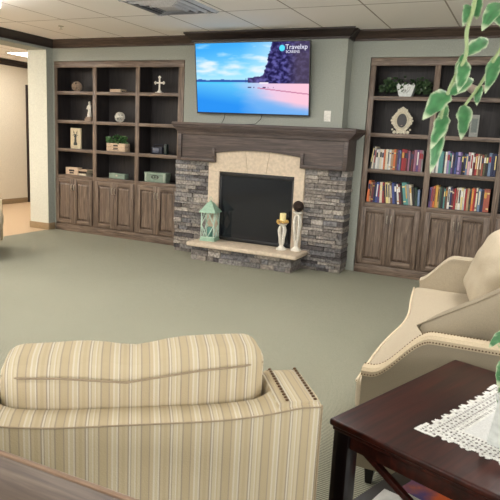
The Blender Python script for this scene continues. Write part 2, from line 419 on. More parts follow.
def bookcase(name, label, x0, x1, stL, stR):
    t = thing(name, label, 'bookcase', (x0, 0, 0))
    W = x1-x0; D = .32; top = 2.4507
    bay = W/3; fw = .062
    xs = [0, bay, 2*bay, W]
    b = MB(); b.box(0, stL, 0, .02, .0, top, .002); b.box(.002, .022, .02, D, 0, top-.01, mi=1); b.build('side_panel', [m_oak, m_oak_shade], t)
    b = MB(); b.box(W-stR, W, 0, .02, .0, top, .002); b.box(W-.022, W-.002, .02, D, 0, top-.01, mi=1); b.build('side_panel', [m_oak, m_oak_shade], t)
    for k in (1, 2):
        b = MB(); b.box(xs[k]-fw/2, xs[k]+fw/2, -.002, .02, .1, top-.04, .002); b.box(xs[k]-.012, xs[k]+.012, .02, D-.012, .1, top-.05, mi=1); b.build('divider', [m_oak, m_oak_shade], t)
    b = MB(); b.box(.0, W, -.004, .02, top-.085, top, .002); b.box(.022, W-.022, .02, D, top-.035, top-.01, mi=1); b.build('top_rail', [m_oakx, m_oak_shade], t)
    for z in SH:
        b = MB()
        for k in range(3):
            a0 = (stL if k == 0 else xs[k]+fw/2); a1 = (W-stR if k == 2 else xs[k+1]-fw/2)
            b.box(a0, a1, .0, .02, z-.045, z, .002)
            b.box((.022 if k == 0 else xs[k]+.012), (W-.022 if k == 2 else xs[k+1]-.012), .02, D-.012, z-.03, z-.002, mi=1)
        b.build('shelf', [m_oakx, m_oak_shade], t)
    b = MB(); b.box(.022, W-.022, D-.012, D, .1, top-.035); b.build('back_panel', m_oak_shade, t)
    b = MB(); b.box(stL*.3, W-stR*.3, 0, .02, .09, .15); b.box(stL, W-stR, .0, .02, .76, .795); b.build('face_frame', m_oakx, t)
    b = MB(); b.box(-.0, W, -.012, .0, 0, .1, .003); b.build('toe_kick', m_oakx, t)
    for k in range(3):
        a0 = xs[k]+(.03 if k else stL*.55); a1 = xs[k+1]-(.03 if k < 2 else stR*.55)
        mid = (a0+a1)/2
        raised_door(t, a0, mid-.002, .12, .782, mid-.024)
        raised_door(t, mid+.002, a1, .12, .782, mid+.024)
    return t
bookcase('bookcase', 'built-in oak bookcase of ornaments on the left of the fireplace', -5.945, -3.744, .045, .085)
bookcase('bookcase', 'built-in oak bookcase full of books on the right of the fireplace', -1.2966, .9, .06, .06)

# ---------------------------------------------------------------- fireplace
fp = thing('fireplace', 'stone fireplace with oak mantel, pale arched surround and raised hearth', 'fireplace', (-2.5, -.2, 0))
O = Vector((-2.5, -.2, 0))
def fbuild(b, name, mat, parent=fp, **kw):
    for v in b.bm.verts: v.co -= O
    return b.build(name, mat, parent, **kw)
STONES = [(132, 128, 126), (150, 145, 141), (170, 163, 157), (142, 134, 128), (184, 176, 168), (112, 108, 108), (158, 149, 141), (190, 181, 170), (134, 132, 134), (168, 158, 148), (96, 90, 90)]
def ledgestone(b, x0, x1, yf, z0, z1, side=None, hmin=.03, hmax=.062, depth_to=-.21):
    z = z0
    while z < z1-.004:
        h = min(random.uniform(hmin, hmax), z1-z)
        if z1-z-h < .018: h = z1-z
        x = x0
        while x < x1-.005:
            w = random.choice((random.uniform(.07, .16), random.uniform(.16, .40)))
            if x1-x-w < .05: w = x1-x
            dy = random.uniform(-.016, .012)
            lastR = (x+w > x1-.01); firstL = x <= x0+1e-4
            back = depth_to
            xa, xb = x+.0015, x+w-.0015
            if lastR and side in ('R', 'both'): xb += random.uniform(-.008, .010); back = -.004 if yf > -.4 else depth_to
            if firstL and side in ('L', 'both'): xa -= random.uniform(-.008, .010); back = -.004 if yf > -.4 else depth_to
            c = lin(random.choice(STONES)); k = random.uniform(.8, 1.1)
            vs = b.box(xa, xb, yf+dy, back, z+.0015, z+h-.0015, .004, seg=1, tint=(c[0]*k, c[1]*k, c[2]*k, 1))
            for v in vs: v.co += noise.noise_vector(v.co*23)*.0035
            x += w
        z += h
SX0, SX1 = -3.675, -1.398
b = MB()
ledgestone(b, SX0, -3.165, -.262, 0, 1.186, 'L'); ledgestone(b, -1.9, SX1, -.262, 0, 1.186, 'R')
ledgestone(b, -3.165, -1.9, -.262, 0, .17)
fbuild(b, 'stone_veneer', m_stone, angle=.6)
b = MB(); b.box(SX0+.03, -3.16, -.23, -.004, .0, 1.18); b.box(-1.905, SX1-.03, -.23, -.004, 0, 1.18); b.box(-3.16, -1.905, -.23, -.004, 0, .17); fbuild(b, 'stone_core', m_joint)
# hearth
b = MB(); ledgestone(b, -3.19, -1.875, -.615, 0, .17, None, .045, .07, depth_to=-.27)
vs_side = 0
fbuild(b, 'hearth_base', m_stone, angle=.6)
b = MB(); b.box(-3.235, -1.80, -.675, -.262, .172, .222, .014, seg=3)
for v in b.bm.verts: v.co += noise.noise_vector(v.co*9)*.004
fbuild(b, 'hearth_slab', m_lime)
# limestone surround
OX0, OX1 = -3.02, -2.02; OT = 1.08; yf = -.292
b = MB(); b.box(-3.169, OX0, yf, -.21, .222, OT, .004); fbuild(b, 'surround_leg', m_lime)
b = MB(); b.box(OX1, -1.896, yf, -.21, .222, OT, .004); fbuild(b, 'surround_leg', m_lime)
def arch_z(x):   # underside of the mantel frieze
    u = (x+2.505)/.56
    return 1.305+.045*(1-min(1, u*u))
def header_piece(x0, x1, slant0, slant1, name):
    b = MB(); top = []; n = 10
    for i in range(n+1):
        x = x0+slant0+(x1+slant1-x0-slant0)*i/n; top.append((x, arch_z(x)))
    if name == 'surround_header' and x0 < -3.1: top = [(x0, 1.182), (-3.065, 1.182)]+[(-3.065+(x1+slant1+3.065)*i/n, arch_z(-3.065+(x1+slant1+3.065)*i/n)) for i in range(n+1)]
    if name == 'surround_header' and x1 > -1.95: top = [(x0+slant0+(-1.945-x0-slant0)*i/n, arch_z(x0+slant0+(-1.945-x0-slant0)*i/n)) for i in range(n+1)]+[(-1.945, 1.182), (x1, 1.182)]
    pts = [(x1, OT), (x0, OT)]+top
    b.prism(pts, yf, -.205, 'y'); return fbuild(b, name, m_lime, smooth=False)
header_piece(-3.169, -2.633, 0, -.037, 'surround_header')
header_piece(-2.628, -2.388, -.037, .037, 'keystone')
header_piece(-2.383, -1.896, .037, 0, 'surround_header')
# firebox
b = MB(); b.box(OX0, OX1, -.03, -.01, .222, OT); b.box(OX0, OX0+.012, -.25, -.03, .222, OT); b.box(OX1-.012, OX1, -.25, -.03, .222, OT); b.box(OX0, OX1, -.25, -.03, OT-.012, OT); b.box(OX0, OX1, -.25, -.03, .222, .236)
fbuild(b, 'firebox', m_black)
b = MB(); w = .03
b.box(OX0, OX1, -.268, -.245, OT-.05, OT, .003); b.box(OX0, OX1, -.268, -.245, .224, .262, .003)
b.box(OX0, OX0+w, -.268, -.245, .262, OT-.05, .003); b.box(OX1-w, OX1, -.268, -.245, .262, OT-.05, .003)
b.box(OX0+.1, OX1-.1, -.272, -.266, OT-.032, OT-.02, .001)
fbuild(b, 'firebox_frame', m_black)
b = MB(); b.box(OX0+w, OX1-w, -.255, -.25, .262, OT-.05); fbuild(b, 'firebox_glass', m_glassbk)
# mantel
FX0, FX1 = -3.60, -1.388; fy = -.325
b = MB()
n = 16
pts = [(FX0, 1.188), (-3.065, 1.188), (-3.065, 1.30)]+[(-3.065+1.12*i/n, arch_z(-3.065+1.12*i/n)+.002) for i in range(n+1)]+[(-1.945, 1.188), (FX1, 1.188), (FX1, 1.56), (FX0, 1.56)]
b.prism(pts, fy, -.01, 'y'); fbuild(b, 'frieze', m_mantel, smooth=False)
b = MB()
for (a0, a1, z0, z1) in [(FX0, FX1, 1.515, 1.56), (FX0, FX0+.05, 1.188, 1.515), (FX1-.05, FX1, 1.188, 1.515), (FX0+.05, -3.065, 1.188, 1.228), (-1.945, FX1-.05, 1.188, 1.228)]:
    b.box(a0, a1, fy-.018, fy, z0, z1, .003)
b.box(-3.105, -3.065, fy-.018, fy, 1.228, 1.36, .003); b.box(-1.945, -1.905, fy-.018, fy, 1.228, 1.36, .003)
fbuild(b, 'frieze_moulding', m_mantel)
b = MB()
for (a0, a1, z0, z1) in [(FX0+.05, FX1-.05, 1.507, 1.515), (FX0+.05, FX0+.058, 1.228, 1.507), (FX1-.058, FX1-.05, 1.228, 1.507), (FX0+.058, -3.105, 1.228, 1.236), (-1.905, FX1-.058, 1.228, 1.236), (-3.113, -3.105, 1.236, 1.36), (-1.905, -1.897, 1.236, 1.36)]:
    b.box(a0, a1, fy-.003, fy, z0, z1)
fbuild(b, 'panel_shadow_line', m_crownd)  # thin dark strips painted as the shadow line around the panels
b = MB(); prof = [(0, 0), (.045, 0), (.045, .012), (.02, .02), (.006, .045), (0, .05)]
for k, (o, z0, z1) in enumerate([(.022, 1.54, 1.552), (.03, 1.55, 1.562), (.042, 1.56, 1.574), (.058, 1.572, 1.588), (.074, 1.586, 1.602), (.09, 1.60, 1.622)]):
    b.box(FX0-o*.4, FX1+o, fy-o, -.01, z0, z1, .004)
fbuild(b, 'crown_moulding', m_mantel)
b = MB(); b.box(-3.645, -1.29, -.428, -.01, 1.62, 1.658, .008, seg=3); fbuild(b, 'mantel_shelf', m_mantel)

# ---------------------------------------------------------------- television
TW, TH = 1.478, .826
tv = thing('television', 'wall-mounted flat television showing a blue beach scene above the mantel', 'television', (-2.636, -.262, 1.776))
tv.rotation_euler = (math.radians(8), 0, 0)
b = MB(); b.box(-TW/2, TW/2, 0, .03, 0, TH, .004); b.box(-TW/2+.25, TW/2-.25, .03, .055, .08, TH-.2, .01); b.build('housing', m_black, tv)
b = MB(); f = .009
b.box(-TW/2, TW/2, -.006, .0, TH-f, TH); b.box(-TW/2, TW/2, -.006, 0, 0, .016); b.box(-TW/2, -TW/2+f, -.006, 0, .016, TH-f); b.box(TW/2-f, TW/2, -.006, 0, .016, TH-f)
b.box(-.03, .03, -.007, -.002, .002, .012)
b.build('bezel', m_black, tv)
def picture(u, v):
    def mixc(a, c, t): t = max(0, min(1, t)); return tuple(x+(y-x)*t for x, y in zip(a, c))
    nz = noise.fractal(Vector((u*5, v*11, 3.)), 1., 2., 4)
    n2 = noise.fractal(Vector((u*26, v*20, 9.)), 1., 2., 5)
    hz = .45
    if v > hz:
        c = mixc((150, 222, 250), (64, 170, 244), (v-hz)/.55*1.25-u*.55)
        cl = max(0, nz*.9+.5-abs(v-.66)*3.0) + max(0, u-.42)*1.9*(1 if v > .5 else .5)+max(0, .3-abs(v-.5)*5)*.9
        c = mixc(c, (222, 238, 252), cl)
        if v < hz+.03+.012*noise.noise(Vector((u*14, 0, 0))) and u < .5: c = (52, 92, 170)
    else:
        c = mixc((120, 215, 245), (44, 144, 238), (hz-v)/.4+.35-u*.55)
        c = mixc(c, (60, 200, 245), .5 if v > hz-.03 and u < .5 else 0)
        s = (u-.30)-(hz-v)*.35
        sd = mixc((210, 200, 240), (246, 196, 214), (u-.4)*2)
        c = mixc(c, sd, s*3.0*(1-max(0, (hz-.22-v))*3.2) + nz*.15)
        c = mixc(c, (110, 175, 238), max(0, min(.75, (u-.38)*4))*max(0, min(1, (.17+(.9-u)*.25-v)*9)))
        if u > .56 and v > .25 and abs(v-(.36-(u-.6)*.18)) < .008: c = (196, 130, 160)
    # cliffs
    edge = .585+.10*max(0, min(1, (v-.45)/.55))**.8+.014*n2
    top = .50+.022*noise.noise(Vector((u*30, 1, 0)))+(u-.45)*.28
    if (u > edge and v > hz-.015) or (.455 < u < .66 and hz-.01 < v < top and not (.462 < u < .475)):
        c = mixc((34, 30, 74), (96, 92, 160), n2*1.4+.35)
        c = mixc(c, (84, 72, 92), max(0, min(.75, (u-.80)*7))*(1 if v < .85 else .8))
        if .455 < u < .63: c = mixc(c, (110, 96, 150), .3)
    for bx, bw in ((.49, .03), (.62, .03), (.655, .008), (.70, .008), (.53, .006)):
        if abs(u-bx) < bw/2 and abs(v-(hz-.075)) < .012: c = (70, 60, 100)
    if .58 < u < .655 and .425 < v < .445: c = (236, 226, 240)
    return c
b = MB(); nx, nz_ = 220, 124; x0, x1, z0, z1 = -TW/2+f, TW/2-f, .016, TH-f
vg = [[b.bm.verts.new((x0+(x1-x0)*i/nx, -.0015, z0+(z1-z0)*j/nz_)) for i in range(nx+1)] for j in range(nz_+1)]
b.col = b.bm.loops.layers.float_color.new('tint')
cols = [[lin(tuple(max(0, min(255, q)) for q in picture(i/nx, j/nz_))) for i in range(nx+1)] for j in range(nz_+1)]
for j in range(nz_):
    for i in range(nx):
        fc = b.bm.faces.new((vg[j][i], vg[j][i+1], vg[j+1][i+1], vg[j+1][i]))
        for l, (jj, ii) in zip(fc.loops, ((j, i), (j, i+1), (j+1, i+1), (j+1, i))): l[b.col] = cols[jj][ii]
scr = b.build('screen', m_screen, tv)
def text(body, size, name, mat, parent, loc, rot=(PI/2, 0, 0), ext=.0003):
    cu = bpy.data.curves.new(name, 'FONT'); cu.body = body; cu.size = size; cu.extrude = ext; cu.align_x = 'LEFT'
    cu.materials.append(mat); tmp = bpy.data.objects.new(name, cu); COL.objects.link(tmp)
    me = bpy.data.meshes.new_from_object(tmp.evaluated_get(bpy.context.evaluated_depsgraph_get())); bpy.data.objects.remove(tmp)
    o = bpy.data.objects.new(name, me); COL.objects.link(o); o.parent = parent
    o.location = loc; o.rotation_euler = rot; return o
m_logo = emis('logo_white', (235, 235, 250), .55); m_logo2 = emis('logo_cyan', (90, 220, 245), .55)
text('Travelxp', .075, 'channel_logo', m_logo, scr, (.44, -.003, .735))
text('SCREENS', .042, 'channel_logo', m_logo, scr, (.445, -.003, .695))
b = MB(); b.lathe([(.034, 0), (.034, .001)], n=20); b.build('logo_disc', m_logo2, scr, loc=(.40, -.003, .748), rot=(PI/2, 0, 0))
b = MB()
b.tube([(-.36, .03, .02), (-.37, .02, -.05), (-.385, -.02, -.105), (-.38, -.04, -.114)], .004, 6)
b.build('cord', m_black, tv)
b = MB(); b.tube([(.14, .03, .02), (.12, .02, -.05), (.07, -.03, -.105), (-.1, -.05, -.114), (-.38, -.06, -.114)], .004, 6); b.build('cord', m_black, tv)
b = MB(); b.box(-.3, .3, .055, .075, .3, .5, .003); b.box(-.05, .05, .02, .13, .34, .44); b.build('wall_bracket', m_black, tv)

# outlet plate on the chimney wall
t = thing('outlet_plate', 'small white wall plate on the sage chimney wall right of the television', 'outlet', (-1.70, -.2, 1.79))
b = MB(); b.box(-.04, .04, -.007, 0, -.06, .06, .003); b.build('plate', m_plastic, t)
b = MB(); b.box(-.017, .017, -.010, -.006, -.034, .034, .002); b.build('rocker', m_plastic, t)

# ceiling vent, sprinkler, lights
t = thing('ceiling_vent', 'square metal air vent in the ceiling in front of the television', 'vent', (-2.93, -1.62, CT))
b = MB(); w = .36
for k, (s0, s1, zz) in enumerate([(w, w-.035, 0), (w-.075, w-.105, -.012), (w-.145, w-.175, -.016), (w-.215, w-.245, -.02)]):
    for sx in (-1, 1):
        b.prism([(sx*s0, zz), (sx*s1, zz-.016), (sx*s1, zz-.02), (sx*s0, zz-.004)], -s0, s0, 'y')
        for v in b.prism([(sx*s0, zz), (sx*s1, zz-.016), (sx*s1, zz-.02), (sx*s0, zz-.004)], -s0, s0, 'x'): pass
b.build('louvre_ring', m_grille, t, smooth=False)
b = MB(); b.box(-w+.03, w-.03, -w+.03, w-.03, -.003, -.001); b.build('duct_backing', m_black, t)
b = MB(); b.box(-.11, .11, -.11, .11, -.03, -.022, .003); b.build('centre_plate', m_grille, t)
t = thing('sprinkler_head', 'small sprinkler head on the ceiling above the left bookcase', 'sprinkler', (-4.963, -.917, CT))
b = MB(); b.lathe([(.035, 0), (.03, -.008), (.01, -.012)], n=16); b.build('escutcheon', m_nickel, t)
b = MB(); b.lathe([(.008, -.01), (.006, -.035), (.022, -.037), (.022, -.040)], n=12); b.build('deflector', m_nickel, t)
m_diff = emis('fill_diffuser', (254, 250, 245), 9.2)
m_diffw = emis('hall_diffuser', (255, 247, 236), 15.)
def troffer(x, y, w, l, label, mat, drop=.14):
    t = thing('ceiling_light', label, 'ceiling light', (x, y, CT), 0, None)
    b = MB()
    b.box(-w/2-.02, w/2+.02, -l/2-.02, -l/2, -.014, 0, .002); b.box(-w/2-.02, w/2+.02, l/2, l/2+.02, -.014, 0, .002)
    b.box(-w/2-.02, -w/2, -l/2, l/2, -.014, 0, .002); b.box(w/2, w/2+.02, -l/2, l/2, -.014, 0, .002)
    b.build('frame', m_white, t)
    b = MB(); b.box(-w/2, w/2, -l/2, l/2, -drop, -.001, min(.012, drop*.3)); b.build('diffuser', mat, t)
    return t
cnames = {-4.6: 'left', -1.8: 'middle', 1.0: 'right'}; rnames = {-3.02: 'front', -5.3: 'centre', -7.7: 'back'}
for x in (-4.6, -1.8, 1.0):  # unseen panels, added to light the room and its ceiling
    for y in (-3.02, -5.3, -7.7):
        if (y == -5.3 and x != -4.6) or (y == -7.7 and x == 1.0): continue
        troffer(x, y, .58, 1.18, 'flat unseen ceiling light panel added over the sitting room, %s column, %s row' % (cnames[x], rnames[y]), m_diff)
troffer(-7.62, 1.3, .46, .8, 'bright ceiling light panel in the hallway beyond the opening', m_diffw, .012)
troffer(-7.5, -2.2, .58, 1.18, 'unseen hallway ceiling light panel added outside the opening, nearest the sitting room', m_diffw)  # this panel and the next are added out of view to light the hall
troffer(-7.5, -6.0, .58, 1.18, 'unseen hallway ceiling light panel added farthest from the bright end', m_diffw)

# ---------------------------------------------------------------- books
PAL = {'cream': (214, 204, 180), 'white': (222, 220, 214), 'grey': (142, 142, 142), 'pale grey': (184, 186, 184), 'teal': (84, 142, 140), 'black': (30, 30, 34),
 'navy': (34, 42, 78), 'blue': (62, 78, 140), 'purple': (92, 68, 122), 'lavender': (158, 142, 188), 'red': (150, 38, 46), 'maroon': (98, 38, 46),
 'orange': (206, 110, 62), 'gold': (196, 152, 70), 'tan': (178, 146, 112), 'brown': (102, 74, 58), 'mauve': (142, 92, 112), 'pink': (214, 170, 176),
 'rust': (160, 84, 68), 'olive': (82, 82, 58), 'green': (50, 78, 62), 'slate blue': (108, 128, 156), 'yellow': (220, 204, 140)}
BM = {k: plain('cover_'+k.replace(' ', '_'), v, .5) for k, v in PAL.items()}
ORD = ['first', 'second', 'third', 'fourth', 'fifth', 'sixth', 'seventh', 'eighth', 'ninth', 'tenth', 'eleventh']
def book_mesh(w, h, d, col, acc, style):
    b = MB()
    b.box(-w/2, w/2, 0, .003, 0, h, .0012, mi=0, seg=1)            # spine
    b.box(-w/2, -w/2+.0018, .003, d, 0, h, mi=0); b.box(w/2-.0018, w/2, .003, d, 0, h, mi=0)
    b.box(-w/2+.0018, w/2-.0018, .004, d-.004, .003, h-.004, mi=1)
    if style == 1: b.box(-w/2*.8, w/2*.8, -.0006, .001, h*.6, h*.85, mi=2)
    elif style == 2: b.box(-w/2*.96, w/2*.96, -.0006, .001, h*.78, h*.84, mi=2); b.box(-w/2*.96, w/2*.96, -.0006, .001, h*.12, h*.17, mi=2)
    elif style == 3: b.box(-w/2*.5, w/2*.5, -.0006, .001, h*.3, h*.9, mi=2)
    return b.build('book', [BM[col], m_pages, BM[acc]], smooth=False)
def row(x0, x1, z, seq, place, group, hh=.24, lean_from=None, lean=0.):
    cnt = {}
    def lay(sc):
        out = []; prev = None
        for c, w, h, ln in seq:
            ww = w*sc; h_ = hh*h; an = math.radians(ln); sn, cs = math.sin(an), math.cos(an)
            zc = abs(ww/2*sn)                       # lift of the bottom centre
            # edges relative to bottom centre at x=0: left edge x(z), right edge x(z)
            def ex_(side, z): return side*ww/2*cs-(z-zc-side*(-ww/2*sn)*-1)*math.tan(an)
            if prev is None: x = x0+.004-min(ex_(-1, 0), ex_(-1, h_*cs))
            else: x = max(prev[0](1, z)+prev[1]-ex_(-1, z) for z in (0, h_*.5*cs, min(h_*cs, prev[2])))+.0012
            prev = (ex_, x, h_*cs); out.append((c, ww, h_, an, x, zc))
        return out, prev[1]+max(prev[0](1, 0), prev[0](1, prev[2]))
    lo, hi = .005, .05
    for _ in range(30):
        md_ = (lo+hi)/2
        if lay(md_)[1] > x1-.004: hi = md_
        else: lo = md_
    for c, ww, h_, an, x, zc in lay(lo)[0]:
        d = random.uniform(.145, .17)
        acc = random.choice(['cream', 'white', 'gold', 'black', 'red', 'navy', 'yellow'])
        if acc == c: acc = 'black' if c != 'black' else 'white'
        o = book_mesh(ww, h_, d, c, acc, random.choice((0, 1, 1, 2, 3, 3)))
        o.rotation_euler = (0, -an, 0)
        o.location = (x, .028+random.uniform(0, .014), z+zc+.0006)
        cnt[c] = cnt.get(c, 0)+1
        o['_n'] = cnt[c]; o['_c'] = c; o['_place'] = place
        o['category'] = 'book'; o['group'] = group
        yield o
def S(s):   # "colour width height lean; ..."
    out = []
    for q in s.split(';'):
        p = q.strip().split(','); out.append((p[0].strip(), float(p[1]), float(p[2]), float(p[3]) if len(p) > 3 else 0.))
    return out
rowA = S('black,.9,1.12,-7;cream,.9,1.08,-6;grey,.8,1,-4;white,1,.94,-2;pale grey,1,.95;cream,1,.97;white,1,.95;orange,.8,.96;cream,1.1,.98;pale grey,.8,.95;white,.8,.97;tan,1,.97;orange,1,1;brown,.9,.97;purple,1,.98;slate blue,.7,.95;red,1.2,1.02;red,1.2,1;maroon,.7,.98;mauve,.9,.96;black,.8,.9;maroon,.8,.96;mauve,1.3,1.02;purple,1.1,1.02;mauve,1.2,1.02;grey,.8,1')
rowB = S('white,.9,1;grey,.7,.95;white,1,1.04;teal,.9,1.06;teal,1,1.02;green,.7,.98;white,.9,1.02;lavender,1,1.05;teal,.8,.96;purple,.8,1;navy,.8,.98;blue,.8,1.02;lavender,1.1,1.04;purple,.9,1.02;black,.7,.98;navy,.9,1;slate blue,.8,.96;pink,.9,1.04;white,1.2,1.04;maroon,.9,1;red,.9,1;tan,.8,1;brown,1,1;rust,.7,.96;olive,.9,1;black,.9,1;slate blue,1.1,1.06;navy,1.1,1.04;navy,1.1,1.04')
rowC = S('orange,1.2,1.08,-3;tan,.8,1,-3;maroon,1,1.02,-4;navy,.9,.98,-3;blue,1,1.02,-2;purple,1,.98;cream,1.1,1.04,2;red,1,1.02,4;maroon,.8,.98,5;yellow,1.2,1.06,7;cream,.8,1.03,7;brown,1,1,8;blue,.9,1.05,7;navy,1,1.04,7;white,.9,1,8;maroon,.9,1.02,9;black,.9,.98,9;teal,1.1,1.1,10;teal,1,1.1,10;grey,.9,1.04,10;cream,.8,1.02,9;black,1,.9,8;green,.9,.88,6;slate blue,1,.8,3')
rowD = S('purple,1,.94;mauve,.8,.98;orange,.9,1.02;gold,1.2,1.06;tan,.8,1;green,.9,1;black,1,.98;teal,.7,.94;brown,.9,1;white,1,1.04;navy,1,1.02;maroon,.8,.96;red,.9,.98;cream,1,1.02;white,1.1,1.03;yellow,.9,1.03;pale grey,.9,1.0;red,.8,1;tan,.9,1.03;olive,.9,1;orange,1,1.06;red,.9,1.04;cream,.8,1.08;slate blue,1.2,1.04;navy,1.2,1.04;rust,1.3,1.06;rust,1.2,1.06')
bx = -1.2966; by = .7322
rows = [(row(bx+.062, bx+by-.033-.03, SH[2], rowA, 'on the upper book shelf left of the divider', 'books on the upper left book shelf', .235)),
        (row(bx+by+.035, bx+2*by-.033, SH[2], rowB, 'on the upper book shelf right of the divider', 'books on the upper right book shelf', .232)),
        (row(bx+.062, bx+by-.05, SH[3], rowC, 'on the lower book shelf left of the divider', 'books on the lower left book shelf', .23)),
        (row(bx+by+.035, bx+2*by-.06, SH[3], rowD, 'on the lower book shelf right of the divider', 'books on the lower right book shelf', .235))]
for r in rows:
    lst = list(r); tot = {}
    for o in lst: tot[o['_c']] = o['_n']
    for o in lst:
        c, k = o['_c'], o['_n']
        if tot[c] == 1: o['label'] = 'the only %s book %s' % (c, o['_place'])
        elif k == tot[c]: o['label'] = 'rightmost %s book %s' % (c, o['_place'])
        elif k == 1: o['label'] = 'leftmost %s book %s' % (c, o['_place'])
        else: o['label'] = '%s %s book from the left %s' % (ORD[k-1], c, o['_place'])
        for q in ('_c', '_n', '_place'): del o[q]

# ---------------------------------------------------------------- shelf ornaments
def twig_ball(name, c, r, label, mat, n=16, seed=1, solid=None):
    rnd = random.Random(seed); b = MB()
    for k in range(n):
        ax = Vector((rnd.gauss(0, 1), rnd.gauss(0, 1), rnd.gauss(0, 1))).normalized()
        u = ax.orthogonal().normalized(); w = ax.cross(u); rr = r*rnd.uniform(.9, .97)
        b.tube([(u*math.cos(2*PI*i/20)+w*math.sin(2*PI*i/20))*rr for i in range(20)], r*.075, 5, closed=True)
    if solid: b.ball((0, 0, 0), r*.86, 1, 2)
    o = b.build(name, [mat, solid or mat], loc=(c[0], c[1], c[2]+r+.001)); return tag(o, label, 'decorative ball')
twig_ball('woven_ball', (-5.63, .12, SH[0]), .074, 'round pale woven ball on the top shelf at left', m_twig, 16, 1)
twig_ball('woven_ball', (-4.86, .12, SH[1]), .072, 'pale open woven ball on the second shelf, middle bay', m_white, 12, 5)
def flatbook(parent, x0, x1, y0, y1, z0, z1, mat):
    b = MB(); b.box(x0, x1, y0, y1, z0, z0+.003); b.box(x0, x1, y0, y1, z1-.003, z1); b.box(x0, x1, y0, y0+.003, z0, z1)
    b.box(x0+.004, x1-.004, y0+.003, y1-.004, z0+.003, z1-.003, mi=1)
    return b.build('book', [mat, m_pages], parent, smooth=False)
o = flatbook(None, -4.98, -4.8, .05, .19, SH[0]+.0005, SH[0]+.045, m_woodbox); tag(o, 'thick tan book lying flat on the top shelf, middle bay', 'book')
o = flatbook(None, -4.79, -4.63, .06, .2, SH[0]+.0005, SH[0]+.02, m_dkbrown); tag(o, 'thin dark book lying flat on the top shelf beside the tan book', 'book')
# cross
t = thing('standing_cross', 'pale metal cross with trefoil arms standing on the top shelf at right', 'cross', (-4.19, .1, SH[0]))
b = MB(); b.box(-.011, .011, -.006, .006, .03, .2, .003); b.box(-.055, .055, -.006, .006, .125, .147, .003)
for cx, cz in ((-.062, .136), (.062, .136), (0, .205)):
    for k in range(3):
        a = {(-.062): PI, .062: 0}.get(cx, PI/2)+(k-1)*1.3
        b.ball((cx+.013*math.cos(a), 0, cz+.013*math.sin(a)), .0125, 0, 1, (1, .6, 1))
b.ball((0, 0, .136), .02, 0, 1, (1, .6, 1)); b.build('cross_body', m_white, t)
b = MB(); b.box(-.05, .05, -.03, .03, 0, .014, .004); b.prism([(-.035, .012), (.035, .012), (.012, .04), (-.012, .04)], -.012, .012, 'y'); b.ball((0, 0, .045), .016, 0, 1); b.build('foot', m_white, t)
# figurine on its base
t = thing('angel_figurine', 'tall slender white figurine on a small pale stand, second shelf at left', 'figurine', (-5.40, .12, SH[1]))
b = MB(); b.box(-.06, .05, -.04, .04, 0, .035, .004); b.box(-.045, .05, -.035, .035, .035, .06, .004); b.build('stand', m_twig, t)
b = MB(); b.lathe([(.036, .06), (.033, .09), (.022, .15), (.026, .19), (.03, .215), (.018, .235), (.009, .24)], n=16)
b.ball((0, 0, .258), .02, 0, 2, (1, 1, 1.2)); b.tube([(-.026, -.01, .212), (-.034, -.02, .17), (-.008, -.032, .17)], .008, 6); b.tube([(.026, -.01, .212), (.034, -.02, .17), (.008, -.032, .17)], .008, 6)
b.build('figure', m_white, t)
# deer plaque
t = thing('deer_plaque', 'cream plaque with a dark deer head silhouette, third shelf at left', 'plaque', (-5.648, .10, SH[2]))
b = MB(); b.box(-.095, .095, 0, .03, 0, .298, .004); b.build('board', plain('cream_plaque', (204, 190, 158), .7), t)
b = MB(); b.prism([(-.03, .05), (.03, .05), (.036, .07), (.02, .1), (.016, .15), (.012, .17), (-.012, .17), (-.016, .15), (-.02, .1), (-.036, .07)], -.003, .001, 'y')
b.prism([(-.028, .165), (.028, .165), (.016, .195), (.01, .21), (-.01, .21), (-.016, .195)], -.003, .001, 'y')
for s in (-1, 1):
    b.tube([(s*.01, -.002, .2), (s*.03, -.002, .225), (s*.035, -.002, .26)], .004, 5); b.tube([(s*.028, -.002, .222), (s*.015, -.002, .245)], .003, 5); b.tube([(s*.02, -.002, .2), (s*.045, -.002, .195)], .006, 5)
b.build('deer_head', plain('slate_ink', (64, 66, 62), .6), t)
